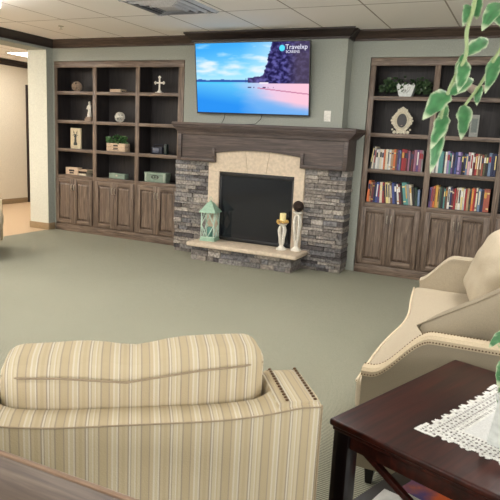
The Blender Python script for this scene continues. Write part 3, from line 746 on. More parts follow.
# leaves utility
def leaf(b, base_, tip, width, nrm, fold=.15, edge=(222, 226, 196), mid=(70, 130, 78), droop=.12, tinted=True, n=10, seed=0):
    base_ = Vector(base_); tip = Vector(tip); ax = tip-base_; L = ax.length; ax.normalize()
    nv = Vector(nrm); nv = (nv-ax*nv.dot(ax)).normalized(); sd = ax.cross(nv)
    cols_ = (-1, -.72, -.35, 0, .35, .72, 1); rows_ = []
    for i in range(n+1):
        t_ = i/n
        wd = width/2*(math.sin(PI*min(1, t_**.72))**.8)*(1.0 if t_ < .98 else .4)+.0004
        c = base_+ax*L*t_-nv*(droop*L*(t_*2-1)**2)
        rr = []
        for a in cols_:
            wv = 1+.28*noise.noise(Vector((t_*6+seed, a*2, seed)))
            rr.append(b.bm.verts.new(c+sd*(a*wd*wv)+nv*(abs(a)*fold*wd+.03*wd*math.sin(t_*14+seed+a*2))))
        rows_.append(rr)
    if tinted and b.col is None: b.col = b.bm.loops.layers.float_color.new('tint')
    for i in range(n):
        for k in range(len(cols_)-1):
            fc = b.bm.faces.new((rows_[i][k], rows_[i][k+1], rows_[i+1][k+1], rows_[i+1][k]))
            if tinted:
                for l in fc.loops:
                    r_, c_ = (i, k)
                    v = l.vert
                    for q in (k, k+1):
                        for p in (i, i+1):
                            if rows_[p][q] is v: r_, c_ = p, q
                    a = abs(cols_[c_]); e = max(0, min(1, (a-.74)/.26+1.1*noise.noise(Vector((r_*.6+seed, cols_[c_]*2, 5+seed)))))
                    if r_ >= n-1: e = .9
                    g = .5+.5*noise.noise(Vector((r_*.5, cols_[c_]*3+seed, seed)))
                    m_ = tuple(x*(.8+.5*g) for x in mid)
                    l[b.col] = lin(tuple(max(0, min(255, x*(1-e)+y*e)) for x, y in zip(m_, edge)))
def crate_text(parent, x, y, z, s, body): text(body, s, 'lettering', m_text, parent, (x, y, z))
# ivy in wooden crate, third shelf middle
t = thing('ivy_crate', 'pale wooden crate of green ivy on the third shelf, middle bay', 'potted plant', (-4.87, .1, SH[2]))
b = MB()
for z in (0.002, .06): b.box(-.16, .16, -.06, -.05, z, z+.054, .003); b.box(-.16, .16, .05, .06, z, z+.054, .003)
for z in (0.002, .06): b.box(-.16, -.15, -.05, .05, z, z+.054, .003); b.box(.15, .16, -.05, .05, z, z+.054, .003)
b.box(-.15, .15, -.05, .05, .003, .01); b.build('crate', m_woodbox, t)
b = MB(); b.box(-.04, .04, -.0625, -.059, .072, .09); b.box(-.05, .05, -.0625, -.059, .02, .028); b.box(-.04, .04, -.0625, -.059, .036, .05); b.build('lettering', m_text, t)
def bush(name, parent, c, rx, ry, z0, z1, n, size, mat, mid, seed, edge=None, tinted=True, sprawl=0):
    rnd = random.Random(seed); b = MB()
    for k in range(n):
        a = rnd.uniform(0, 2*PI); rr = rnd.uniform(.2, 1)**.5
        p = Vector((c[0]+rx*rr*math.cos(a), c[1]+ry*rr*math.sin(a), z0+(z1-z0)*rnd.uniform(0, 1)*(1-.45*rr)))
        d = Vector((math.cos(a), math.sin(a)*.6, rnd.uniform(-.6, .7))).normalized()
        s = size*rnd.uniform(.7, 1.25)
        leaf(b, p, p+d*s, s*.75, (rnd.uniform(-.4, .4), -1, rnd.uniform(.2, 1)), mid=mid, edge=edge or mid, n=4, seed=rnd.uniform(0, 50))
    return b.build(name, mat, parent)
bush('foliage', t, (-.02, 0, 0), .15, .05, .10, .27, 110, .05, m_leaf, (48, 84, 44), 3, (78, 112, 66))
for x in (-.1, -.05, 0, .05, .09): b = MB(); b.tube([(x, 0, .06), (x*1.5, -.02, .13), (x*1.9, -.03, .17)], .003, 5); b.build('stem', m_leafd, t)
# radio / dark box
t = thing('desk_clock_box', 'dark navy ornament box on the third shelf at right', 'box', (-4.19, .1, SH[2]))
b = MB(); b.box(-.085, .085, -.035, .035, .001, .10, .01); b.build('case', m_blue, t)
b = MB(); b.box(-.065, .03, -.038, -.034, .02, .08, .004); b.build('face', plain('grey_face', (86, 92, 108), .4), t)
b = MB(); b.tube([(-.07, 0, .1), (-.07, 0, .13), (.07, 0, .13), (.07, 0, .1)], .006, 6); b.build('handle', m_blue, t)
b = MB(); b.box(.11, .15, -.03, .03, .001, .14, .006); o = b.build('dark_bottle_box', plain('dark_green_box', (46, 58, 54), .5), loc=(-4.19, .1, SH[2])); tag(o, 'narrow dark upright box right of the navy ornament box', 'box')
# third-shelf / counter items
t = thing('wooden_sign_box', 'pale wooden box with dark lettering on the lowest open shelf at left', 'box', (-5.68, .10, SH[3]))
b = MB(); b.box(-.115, .115, -.05, .05, .001, .11, .004); b.build('case', m_woodbox, t)
b = MB(); b.box(-.05, .05, -.053, -.049, .05, .078); b.box(-.04, .04, -.053, -.049, .02, .04); b.build('lettering', m_text, t)
for k, (z0, z1, mt, lb) in enumerate([(.0005, .032, m_pages, 'lowest pale book of the short stack beside the wooden sign box'), (.033, .062, m_dkbrown, 'dark book in the middle of the short stack beside the wooden sign box'), (.063, .09, m_woodbox, 'tan book on top of the short stack beside the wooden sign box')]):
    o = flatbook(None, -5.55, -5.41+.01*k, .05, .19, SH[3]+z0, SH[3]+z1, mt); tag(o, lb, 'book', 'stacked flat books')
t = thing('sage_box', 'small sage green chest on the lowest open shelf, middle bay', 'box', (-4.855, .1, SH[3]))
b = MB(); b.box(-.135, .135, -.05, .05, .001, .05, .004); b.build('case', m_sageb, t)
b = MB(); b.box(-.137, .137, -.052, .052, .051, .075, .006); b.build('lid', m_sageb, t)
b = MB(); b.box(-.015, .015, -.056, -.05, .034, .056, .002); b.build('latch', m_nickel, t)
t = thing('sage_box', 'large sage green box with an ornate clasp on the lowest open shelf at right', 'box', (-4.195, .1, SH[3]))
b = MB(); b.box(-.175, .175, -.06, .06, .001, .095, .004); b.build('case', m_sageb, t)
b = MB(); b.box(-.178, .178, -.063, .063, .096, .135, .006); b.build('lid', m_sageb, t)
b = MB(); b.tube([(.06*math.cos(a), -.064, .07+.024*math.sin(a)) for a in [2*PI*i/16 for i in range(16)]], .005, 5, closed=True); b.ball((0, -.064, .07), .016, 0, 1, (1, .4, 1)); b.ball((-.04, -.064, .07), .012, 0, 1, (1, .4, 1)); b.ball((.04, -.064, .07), .012, 0, 1, (1, .4, 1)); b.build('clasp', plain('dark_pewter', (78, 80, 74), .4, .5), t)
b = MB(); b.box(-.165, -.135, -.066, -.06, .01, .125, .002); b.box(.135, .165, -.066, -.06, .01, .125, .002); b.build('strap', plain('pale_sage', (160, 172, 156), .6), t)
# right bookcase ornaments
t = thing('potted_greenery', 'scalloped white planter of dark trailing greenery, top shelf of the right bookcase', 'potted plant', (-.905, .12, SH[0]))
b = MB()
pr = [(-.06, 0), (.06, 0), (.075, .03), (.088, .08), (.10, .125), (.085, .15), (.055, .128), (.03, .148), (0, .132), (-.03, .148), (-.055, .128), (-.085, .15), (-.10, .125), (-.088, .08), (-.075, .03)]
b.prism(pr, -.05, -.038, 'y'); b.prism([(a, z*.86) for a, z in pr if z < .14], -.038, .05, 'y'); b.build('planter', m_ceram, t)
b = MB()
for s in (-1, 1):
    b.tube([(s*.01, -.052, .04), (s*.04, -.052, .07), (s*.055, -.052, .1), (s*.03, -.052, .11), (s*.02, -.052, .08)], .004, 5)
b.ball((0, -.052, .065), .014, 0, 1, (1, .5, 1.4)); b.build('relief', plain('shadow_grey_relief', (168, 170, 164), .5), t)
bush('foliage', t, (-.02, .02, 0), .27, .06, .06, .25, 190, .05, m_leaf, (42, 62, 38), 11, (70, 92, 60))
for x in (-.22, -.14, .12, .2): b = MB(); b.tube([(x*.3, .03, .1), (x*.7, .03, .18), (x, .0, .14), (x*1.15, -.02, .06)], .003, 5); b.build('stem', m_leafd, t)
t = thing('oval_frame', 'ornate cream oval picture frame on the second shelf of the right bookcase', 'picture frame', (-.918, .11, SH[1]))
b = MB()
for i in range(28):
    a = 2*PI*i/28; R1 = .105+.012*math.cos(4*a); R2 = .125+.012*math.cos(4*a)
    b.ball((R1*math.cos(a)*.92, -.004, .15+R2*math.sin(a)*.98), .019 if i % 2 else .014, 0, 1, (1, .6, 1))
for (x, z, r) in [(0, .285, .02), (0, .262, .024), (.045, .265, .015), (-.045, .265, .015), (.075, .02, .022), (-.075, .02, .022), (.04, .016, .018), (-.04, .016, .018), (0, .02, .02), (.115, .15, .015), (-.115, .15, .015), (.1, .05, .013), (-.1, .05, .013)]:
    b.ball((x, -.004, z), r, 0, 1, (1, .6, 1))
b.tube([(.085*math.cos(a), 0, .15+.108*math.sin(a)) for a in [2*PI*i/32 for i in range(32)]], .017, 6, closed=True)
b.tube([(.062*math.cos(a), -.004, .15+.084*math.sin(a)) for a in [2*PI*i/32 for i in range(32)]], .007, 6, closed=True)
b.build('frame', plain('antique_cream', (212, 204, 182), .6), t)
b = MB(); b.prism([(.07*math.cos(a), .15+.092*math.sin(a)) for a in [2*PI*i/28 for i in range(28)]], .004, .01, 'y'); b.build('picture', plain('dim_picture', (40, 36, 35), .4), t)
b = MB(); b.prism([(.0, .1), (.012, .1), (.06, .0), (.05, .0)], -.01, .01, 'x'); b.build('easel_back', m_twig, t)
t = thing('pale_bowl', 'pale scalloped shell bowl on the top shelf behind the trailing vine', 'bowl', (-.17, .14, SH[0]))
b = MB(); b.lathe([(.035, .001), (.04, .012), (.02, .025), (.02, .04), (.07, .07), (.12, .115), (.135, .125), (.125, .127), (.07, .085), (.01, .06)], n=26)
for v in b.bm.verts:
    r_ = math.hypot(v.co.x, v.co.y); a = math.atan2(v.co.y, v.co.x)
    if r_ > .06: v.co.z += .01*math.cos(7*a); v.co.x *= 1+.05*math.cos(7*a)
b.build('bowl_body', plain('pale_pink_shell', (206, 190, 176), .5), t)
b = MB()
for k in range(7):
    a = k*.9; b.ball((.045*math.cos(a), .045*math.sin(a), .105+.008*(k % 2)), .024, 0, 1)
b.build('contents', m_twig, t)
t = thing('leaning_card', 'narrow pale card standing on the second shelf behind the trailing vine', 'card', (-.145, .12, SH[1]))
b = MB(); b.box(-.045, .045, 0, .006, 0, .24, .002, M=Matrix.Rotation(-.12, 4, 'X')); b.build('card_panel', plain('pale_card', (150, 152, 146), .6), t)
b = MB(); b.box(-.03, .03, -.003, 0, .05, .2, M=Matrix.Rotation(-.12, 4, 'X')); b.build('card_print', plain('card_print', (110, 120, 116), .6), t)

# ---------------------------------------------------------------- hearth ornaments
HZ = .2225
t = thing('lantern', 'mint green openwork metal lantern standing at the left end of the hearth', 'lantern', (-3.055, -.41, HZ), .12)
t.scale = (.98, .98, 1.06)
b = MB(); s = .10
b.box(-s, s, -s, s, 0, .02, .004); b.box(-s+.008, s-.008, -s+.008, s-.008, .02, .045, .004); b.build('base', m_mint, t)
b = MB(); h0, h1 = .045, .34; q = .085
cs = [(-q, -q), (q, -q), (q, q), (-q, q)]
for i, (x, y) in enumerate(cs):
    b.tube([(x, y, h0), (x, y, h1)], .007, 6)
    x2, y2 = cs[(i+1) % 4]
    b.tube([(x, y, h1), (x2, y2, h1)], .006, 6); b.tube([(x, y, h0), (x2, y2, h0)], .006, 6)
    mx_, my_ = (x+x2)/2, (y+y2)/2; zm = (h0+h1)/2
    for (ax, ay, az, bx_, by_, bz) in [(mx_, my_, h1, x, y, zm), (mx_, my_, h1, x2, y2, zm), (mx_, my_, h0, x, y, zm), (mx_, my_, h0, x2, y2, zm)]:
        b.tube([(ax, ay, az), (bx_, by_, bz)], .0065, 6)
b.build('cage', plain('pale_mint', (186, 208, 194), .5), t)
b = MB()
def pyr(b, r0, z0, r1, z1):
    A = [b.bm.verts.new((x*r0, y*r0, z0)) for x, y in ((-1, -1), (1, -1), (1, 1), (-1, 1))]; B = [b.bm.verts.new((x*r1, y*r1, z1)) for x, y in ((-1, -1), (1, -1), (1, 1), (-1, 1))]
    for i in range(4): b.bm.faces.new((A[i], A[(i+1) % 4], B[(i+1) % 4], B[i]))
    b.bm.faces.new(A[::-1]); b.bm.faces.new(B)
pyr(b, .112, .335, .105, .35); pyr(b, .105, .35, .085, .372); pyr(b, .085, .372, .062, .405); pyr(b, .062, .405, .03, .45); b.build('roof', m_mint, t)
b = MB(); b.lathe([(.02, .45), (.02, .462), (.008, .466), (.008, .475)], n=12); b.tube([(0, 0, .472), (.014, 0, .482), (.018, 0, .498), (.0, 0, .515), (-.018, 0, .498), (-.014, 0, .482)], .003, 6, closed=True); b.build('hanging_ring', m_mint, t)
o = MB(); o.lathe([(.035, 0), (.037, .003), (.037, .115), (.033, .12), (.004, .118)], n=20); o = o.build('pillar_candle', plain('jade_wax', (92, 144, 132), .4), loc=(-3.055, -.41, HZ+.049)); tag(o, 'green pillar candle inside the mint lantern', 'candle')
def tri_stand(name, label, x, y, h, top_r):
    t = thing(name, label, 'candle holder', (x, y, HZ))
    b = MB(); k = h/.45
    b.lathe([(.062, 0), (.064, .012), (.05, .02), (.036, .034), (.022, .05), (.026, .06*k), (.02, .08*k)], n=24); b.build('base', m_white, t)
    b = MB()
    for i in range(4):
        a = PI/4+i*PI/2
        prof = [(.014, .075*k), (.026, .13*k), (.030, .2*k), (.040, .28*k), (.044, .34*k), (.036, .385*k), (.02, .41*k)]
        b.tube([(r*math.cos(a), r*math.sin(a), z) for r, z in prof], [.011, .011, .0105, .012, .0135, .0135, .012], 8)
    b.lathe([(.018, .07*k), (.02, .1*k), (.012, .115*k)], n=16); b.build('open_stem', m_white, t)
    b = MB(); b.lathe([(.022, .4*k), (.03, .41*k), (.024, .42*k), (top_r*.8, h-.018), (top_r, h-.012), (top_r, h), (top_r*.8, h)], n=24); b.build('cup', m_white, t)
    return t
tri_stand('candle_holder', 'shorter white openwork candle holder with a cream candle on the hearth', -2.09, -.4, .31, .05)
tri_stand('candle_holder', 'taller white openwork candle holder with a dark ball on the hearth', -1.925, -.35, .46, .055)
t = thing('candle_ring', 'gold flower ring around the cream candle on the shorter holder', 'candle ring', (-2.09, -.4, HZ+.3105))
b = MB(); rnd = random.Random(4)
for k in range(26):
    a = 2*PI*k/26; b.ball((.06*math.cos(a)+rnd.uniform(-.008, .008), .06*math.sin(a)+rnd.uniform(-.008, .008), .018+rnd.uniform(-.01, .018)), rnd.uniform(.011, .018), 0, 1)
b.build('flowers', m_gold, t)
b = MB(); b.tube([(.058*math.cos(2*PI*i/20), .058*math.sin(2*PI*i/20), .008) for i in range(20)], .007, 6, closed=True); b.build('wreath', m_twig, t)
t = thing('pillar_candle', 'cream pillar candle standing on the shorter white holder', 'candle', (-2.09, -.4, HZ+.3108))
b = MB(); b.lathe([(.036, 0), (.037, .003), (.037, .118), (.034, .124), (.02, .117), (.003, .116)], n=22); b.build('wax', m_candle, t)
b = MB(); b.tube([(0, 0, .114), (.001, 0, .128)], .0018, 5); b.build('wick', m_black, t)
twig_ball('twig_ball', (-1.925, -.35, HZ+.4605), .064, 'dark brown twig ball resting on the taller white holder', m_dkbrown, 22, 9, solid=plain('dark_core', (34, 25, 20), .9))

# ---------------------------------------------------------------- striped armchair
def armchair(label, loc, rz):
    t = thing('armchair', label, 'armchair', loc, rz)
    W = .956; h = W/2; aw = .115; D = .86
    def topz(x):   # height of the back along its width
        a = abs(x); return .785+.027*max(0, min(1, (a-.16)/.26))**2.0
    # back: curved crest, front corners roll into the arms
    b = MB(); n = 40; prof = []
    y0 = 0.
    rings = []
    for i in range(n+1):
        x = -h+W*i/n; zt = topz(x)
        e = abs(x)-(h-aw-.07); cv = max(0, min(1, e/.10)); cv = cv*cv
        yi = .105+.07*cv     # inner face
        pts = [(y0+.03, .10), (y0+.01, .3), (y0, zt-.004), (y0+.006, zt+.001), (y0+.05, zt+.007), (yi-.02, zt+.004), (yi-.004, zt-.006), (yi, zt-.03), (yi+.04, .42), (yi+.04, .10)]
        rings.append([b.bm.verts.new((x, y, z)) for y, z in pts])
    m = len(rings[0])
    for a_, c_ in zip(rings, rings[1:]):
        for k in range(m): b.bm.faces.new((a_[k], a_[(k+1) % m], c_[(k+1) % m], c_[k]))
    b.bm.faces.new(rings[0][::-1]); b.bm.faces.new(rings[-1])
    b.build('back', m_stripe, t, angle=.6)
    b = MB(); b.tube([(-h+W*i/n, -.001, topz(-h+W*i/n)-.002) for i in range(n+1)], .0022, 6)
    for s in (-1, 1): b.tube([(s*h, 0, .815), (s*h, .0, .3), (s*h, .03, .11)], .0025, 6)
    b.build('welt', m_seam, t)
    def arm_z(y): return .82 if y < .235 else .82-.21*min(1, (y-.235)/.34)**.85
    for s in (-1, 1):
        b = MB(); rings = []
        ny = 26
        for i in range(ny+1):
            y = .012+(D-.012)*i/ny; z = arm_z(y); xo = h; xi = h-aw
            fl = 0 if y > .2 else 0
            pts = [(xi-.005, .10), (xi-.005, z-.03), (xi+.001, z-.006), (xi+.012, z+.002), (xo-.012, z+.002), (xo-.001, z-.004), (xo, z-.02), (xo, .10)]
            rings.append([b.bm.verts.new((s*x, y, q)) for x, q in pts])
        m = len(rings[0])
        for a_, c_ in zip(rings, rings[1:]):
            for k in range(m): b.bm.faces.new((a_[k], a_[(k+1) % m], c_[(k+1) % m], c_[k]))
        b.bm.faces.new(rings[0]); b.bm.faces.new(rings[-1][::-1])
        b.build('arm', m_stripe, t, angle=.6)
        for xo in (h-.014, h-aw+.024):
            b = MB(); y = .02
            while y < D:
                b.ball((s*xo, y, arm_z(y)+.0045), .0056, 0, 1, (1, 1, .7)); y += .0175
            z = .6
            while z > .14: b.ball((s*xo, D, z), .005, 0, 1, (1, .55, 1)); z -= .0175
            b.build('nailhead_trim', m_brass, t)
    b = MB(); b.box(-h+aw, h-aw, .1, D-.02, .12, .30, .01); b.build('seat_base', m_stripe, t)
    b = MB(); b.cushion(-h+aw+.006, h-aw-.006, .2, D+.02, .30, .46, .05, .025, 14, wr=.003); b.build('seat_cushion', m_stripe, t)
    # back cushion, plump, leaning on the back
    M = Matrix.Translation((0, .215, .44)) @ Matrix.Rotation(.06, 4, 'X')
    b = MB()
    vs = b.cushion(-.352, .348, -.075, .085, 0, .488, .05, .022, 24, wr=.008, seed=3., M=M)
    for v in vs:    # gentle sag of the crown in the middle, drop at the far left
        k = max(0, (v.co.z-.7)/.22)
        v.co.z += k*(.012*(v.co.x/.35)-.012*math.exp(-((v.co.x-.0)/.08)**2)-.003)
    cu = b.build('back_cushion', m_stripe, t)
    b = MB(); b.tube([(-.347, .14, .865), (-.3, .105, .87), (-.2, .092, .872), (-.03, .086, .858), (.15, .09, .882), (.28, .098, .89), (.343, .14, .885)], .003, 6); b.build('piping', m_seam, cu)
    for (x, y) in ((-h+.06, .06), (h-.06, .06), (-h+.06, D-.06), (h-.06, D-.06)):
        b = MB(); b.lathe([(.018, 0), (.026, .1)], (x, y, 0), n=4); b.build('leg', m_cherry_v, t)
    return t
cyaw = math.atan2(.59, .807)
ex = Vector((.807, .59)); Oc = Vector((.032, -5.368)); cc = Oc-ex*.478
chair = armchair('cream and tan striped armchair seen from behind in the foreground', (cc.x, cc.y, 0), cyaw)
c2 = copy_tree(chair); c2['label'] = 'striped armchair mostly cut off at the left edge, in front of the opening'
c2.location = (-5.72, -2.40, 0); c2.rotation_euler = (0, 0, math.radians(-45))

# ---------------------------------------------------------------- sofa
sy = math.radians(2.2)
sf = thing('sofa', 'beige linen sofa with nailhead trim facing the room at right', 'sofa', (-.09, -4.40, 0), sy)
# local: x = depth (front at 0), y = length, z up
SL_, SD_ = 1.98, .95; aw = .07
b = MB(); b.box(.02, SD_, .02, SL_-.02, .10, .30, .012); b.build('base', m_oat, sf)
def sz(x):  # arm crest: low at front, swooping up to the back
    t_ = max(0, min(1, (x-.03)/.24)); t_ = t_*t_*(3-2*t_); return .555+.19*t_
for side in (0, 1):
    ya, yb = (0, aw) if side == 0 else (SL_-aw, SL_)
    b = MB(); n = 44; rings = []
    for i in range(n+1):
        x = SD_*i/n; z = sz(x+(.05 if side else 0))
        pts = [(ya, .1), (ya, z-.016), (ya+.008, z-.004), (ya+.02, z), (yb-.012, z), (yb-.004, z-.008), (yb, z-.025), (yb, .1)]
        rings.append([b.bm.verts.new((x, y, q)) for y, q in pts])
    m = 8
    for a_, c_ in zip(rings, rings[1:]):
        for k in range(m): b.bm.faces.new((a_[k], a_[(k+1) % m], c_[(k+1) % m], c_[k]))
    b.bm.faces.new(rings[0][::-1]); b.bm.faces.new(rings[-1])
    for f_ in b.bm.faces:
        zc = f_.calc_center_median().z; f_.material_index = 0
    b.bm.normal_update()
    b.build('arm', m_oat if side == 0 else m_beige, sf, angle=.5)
    # pale band with two nail rows along the crest
    b = MB(); rings = []
    for i in range(n+1):
        x = -.004+(SD_)*i/n; z = sz(x+(.05 if side else 0))
        pts = [(ya-.004, z-.03), (ya-.004, z-.008), (ya+.012, z+.003), (yb-.004, z+.003), (yb-.004, z-.006), (ya+.012, z-.008), (ya+.004, z-.03)]
        rings.append([b.bm.verts.new((x, y, q)) for y, q in pts])
    for a_, c_ in zip(rings, rings[1:]):
        for k in range(7): b.bm.faces.new((a_[k], a_[(k+1) % 7], c_[(k+1) % 7], c_[k]))
    b.bm.faces.new(rings[0][::-1]); b.bm.faces.new(rings[-1])
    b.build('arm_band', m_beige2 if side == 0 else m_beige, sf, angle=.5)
    rows_n = []; x = .0
    while x < SD_:
        d_ = .0125*(1 if (x < .07 or x > .26) else .75)
        rows_n.append((x, d_)); x += d_
    for yy in ((ya-.0045, -.022), (yb-.009, .0035)) if side == 0 else ((yb+.001, -.02),):
        b = MB()
        for x, _ in rows_n: b.ball((x, yy[0], sz(x)+yy[1]), .0038, 0, 1)
        b.build('nailhead_trim', m_brass, sf)
    b = MB(); z = .53
    while z > .12: b.ball((-.001, (ya+yb)/2, z), .004, 0, 1); z -= .012
    b.build('nailhead_trim', m_brass, sf)
b = MB(); b.cushion(-.03, .62, aw+.003, SL_-aw-.003, .30, .47, .04, .012, 20, wr=.004, seed=1.); 
def front(yl):
    return .055*math.exp(-((yl-1.2)/.42)**2)-.012
for v in b.bm.verts:
    if v.co.x < .3: v.co.x += front(v.co.y)*(.3-v.co.x)/.33
    v.co.z += .05*max(0, (v.co.y-1.5)/.45)**2*(v.co.z > .4)
cs_ = b.build('seat_cushion', m_beige, sf)
b = MB(); yy_ = [aw+.02+(SL_-2*aw-.04)*i/20 for i in range(21)]; b.tube([(-.026+front(q), q, .458+.05*max(0, (q-1.5)/.45)**2) for q in yy_], .006, 6); b.build('piping', m_pipe, cs_)
b = MB(); n = 20; rings = []
for i in range(n+1):
    y = .0+SL_*i/n; z = .86+.03*math.sin(PI*i/n)
    pts = [(.72, .3), (.76, z-.04), (.785, z-.006), (.81, z), (SD_-.01, z), (SD_+.01, z-.02), (SD_, .1), (.72, .1)]
    rings.append([b.bm.verts.new((x, y, q)) for x, q in pts])
for a_, c_ in zip(rings, rings[1:]):
    for k in range(8): b.bm.faces.new((a_[k], a_[(k+1) % 8], c_[(k+1) % 8], c_[k]))
b.bm.faces.new(rings[0][::-1]); b.bm.faces.new(rings[-1]); b.build('back', m_beige, sf, angle=.5)
for x, y in ((.06, .07), (.06, SL_-.07), (SD_-.06, .07), (SD_-.06, SL_-.07)):
    b = MB(); b.lathe([(.02, 0), (.034, .1)], (x, y, 0), n=4); b.build('leg', m_cherry_v, sf)
def pillow(label, loc, rot, w, h, th, mat, seed, name='throw_pillow'):
    b = MB(); n = 26; top, bot = [], []
    for j in range(n+1):
        ra, rb = [], []
        for i in range(n+1):
            u = -1+2*i/n; v = -1+2*j/n
            prof = max(0, (1-u**4)*(1-v**4))**.5
            pin = 1-.05*(1-abs(u))*abs(v)**3*1.; pin2 = 1-.05*(1-abs(v))*abs(u)**3
            x = u*w/2*pin2; z = v*h/2*pin
            wr = noise.noise(Vector((u*2.2+seed, v*2.2, seed)))*.02*prof
            ra.append(b.bm.verts.new((x, -(th/2*prof+wr)-.001, z)))
            rb.append(ra[-1] if (i in (0, n) or j in (0, n)) else b.bm.verts.new((x, th/2*prof+wr, z)))
        top.append(ra); bot.append(rb)
    for j in range(n):
        for i in range(n):
            b.bm.faces.new((top[j][i], top[j][i+1], top[j+1][i+1], top[j+1][i]))
            b.bm.faces.new((bot[j][i], bot[j+1][i], bot[j+1][i+1], bot[j][i+1]))
    o = b.build(name, mat, loc=loc, rot=rot, angle=1.5)
    b = MB(); pp = []
    for k in range(80):
        s_ = k/20; sd_ = int(s_); q = s_-sd_; q = -1+2*q
        u, v = [(q, -1), (1, q), (-q, 1), (-1, -q)][sd_]
        pin = 1-.05*(1-abs(u))*abs(v)**3; pin2 = 1-.05*(1-abs(v))*abs(u)**3
        pp.append((u*w/2*pin2, -.001, v*h/2*pin))
    b.tube(pp, .005, 6, closed=True); b.build('piping', mat, o)
    return tag(o, label, 'pillow')
pillow('large beige pillow leaning in the far corner of the sofa', (.335, -2.76, .72), (math.radians(-20), math.radians(12), math.radians(-74)), 0.54, .48, .24, m_beige, 2.)
pillow('oatmeal pillow leaning against the near arm of the sofa', (.42, -4.12, .715), (math.radians(12), math.radians(-33), math.radians(2)), .56, .38, .28, m_oatp, 6.)

# ---------------------------------------------------------------- cherry side table
TZ = .68; ty = math.radians(-20.5)
tb = thing('side_table', 'dark cherry side table with crossed braces holding a lace doily', 'table', (-.004, -5.162, 0), ty)
# local: origin at the near-left top corner, x right, y away
tw, tl = .66, .80
b = MB(); b.box(0, tw, 0, tl, TZ-.022, TZ, .007, seg=3); b.box(.008, tw-.008, .008, tl-.008, TZ-.036, TZ-.02, .005); b.build('tabletop', m_cherry, tb)
b = MB(); i_ = .012; lw = .055
for (a0, a1, c0, c1) in [(i_+lw, tw-i_-lw, i_+.008, i_+.026), (i_+lw, tw-i_-lw, tl-i_-.026, tl-i_-.008), (i_+.008, i_+.026, i_+lw, tl-i_-lw), (tw-i_-.026, tw-i_-.008, i_+lw, tl-i_-lw)]:
    b.box(a0, a1, c0, c1, TZ-.08, TZ-.036, .002)
b.build('apron', m_cherry, tb)
for (x, y) in ((i_, i_), (tw-i_-lw, i_), (i_, tl-i_-lw), (tw-i_-lw, tl-i_-lw)):
    b = MB(); b.box(x, x+lw, y, y+lw, 0, TZ-.036, .003); b.build('leg', m_cherry_v, tb)
b = MB(); b.box(i_, tw-i_, i_+.01, tl-i_-.01, .325, .35, .003)
b.build('lower_shelf', m_cherry_v, tb)
def brace(p0, p1):
    p0 = Vector(p0); p1 = Vector(p1); d_ = p1-p0; L = d_.length
    b = MB(); M = Matrix.Translation((p0+p1)/2) @ d_.to_track_quat('Z', 'Y').to_matrix().to_4x4()
    b.box(-.009, .009, -.009, .009, -L/2, L/2, .002, M=M); b.build('cross_brace', m_cherry, tb)
yb_ = i_+lw/2
brace((i_+lw+.01, yb_, .62), (tw-i_-lw+.005, yb_, .355)); brace((i_+lw-.005, yb_+.019, .355), (tw-i_-lw-.01, yb_+.019, .62))
yb_ = tl-i_-lw/2
brace((i_+lw+.01, yb_, .62), (tw-i_-lw+.005, yb_, .355)); brace((i_+lw-.005, yb_-.019, .355), (tw-i_-lw-.01, yb_-.019, .62))
Rt = Matrix.Translation((-.004, -5.162, 0)) @ Matrix.Rotation(ty, 4, 'Z')
def wt(x, y, z): v = Rt @ Vector((x, y, z)); return (v.x, v.y, v.z)
# magazines on the lower shelf
def magazine(x, y, z, rz, w, h, th, c1, c2, label):
    t = thing('magazine', label, 'magazine', wt(x, y, z), ty+rz, 'magazines under the side table')
    b = MB(); b.box(-w/2, w/2, -h/2, h/2, 0, th-.0008, .0005, seg=1); b.build('pages', m_white, t)
    m, nt, bs = new_mat('magazine_cover'); tc = N(nt, 'ShaderNodeTexCoord'); nz = N(nt, 'ShaderNodeTexNoise', Scale=9., Detail=4.); nt.links.new(tc.outputs['Object'], nz.inputs[0])
    r = ramp(nt, [(.35, c1), (.5, tuple((a+c)//2 for a, c in zip(c1, c2))), (.62, c2)]); nt.links.new(nz.outputs['Fac'], r.inputs[0]); nt.links.new(r.outputs[0], bs.inputs['Base Color']); bs.inputs['Roughness'].default_value = .25
    b = MB(); b.box(-w/2, w/2, -h/2, h/2, th-.0008, th, 0); b.build('cover', m, t)
magazine(.17, .14, .3503, .1, .2, .27, .012, (200, 200, 196), (235, 235, 230), 'white magazine on the lower shelf nearest the table leg')
magazine(.20, .44, .3503, -.04, .21, .28, .014, (70, 60, 110), (190, 90, 50), 'magazine with a purple and orange cover on the lower shelf')
magazine(.47, .42, .3503, .05, .21, .28, .012, (120, 130, 140), (60, 70, 90), 'blue grey magazine at the back of the lower shelf')
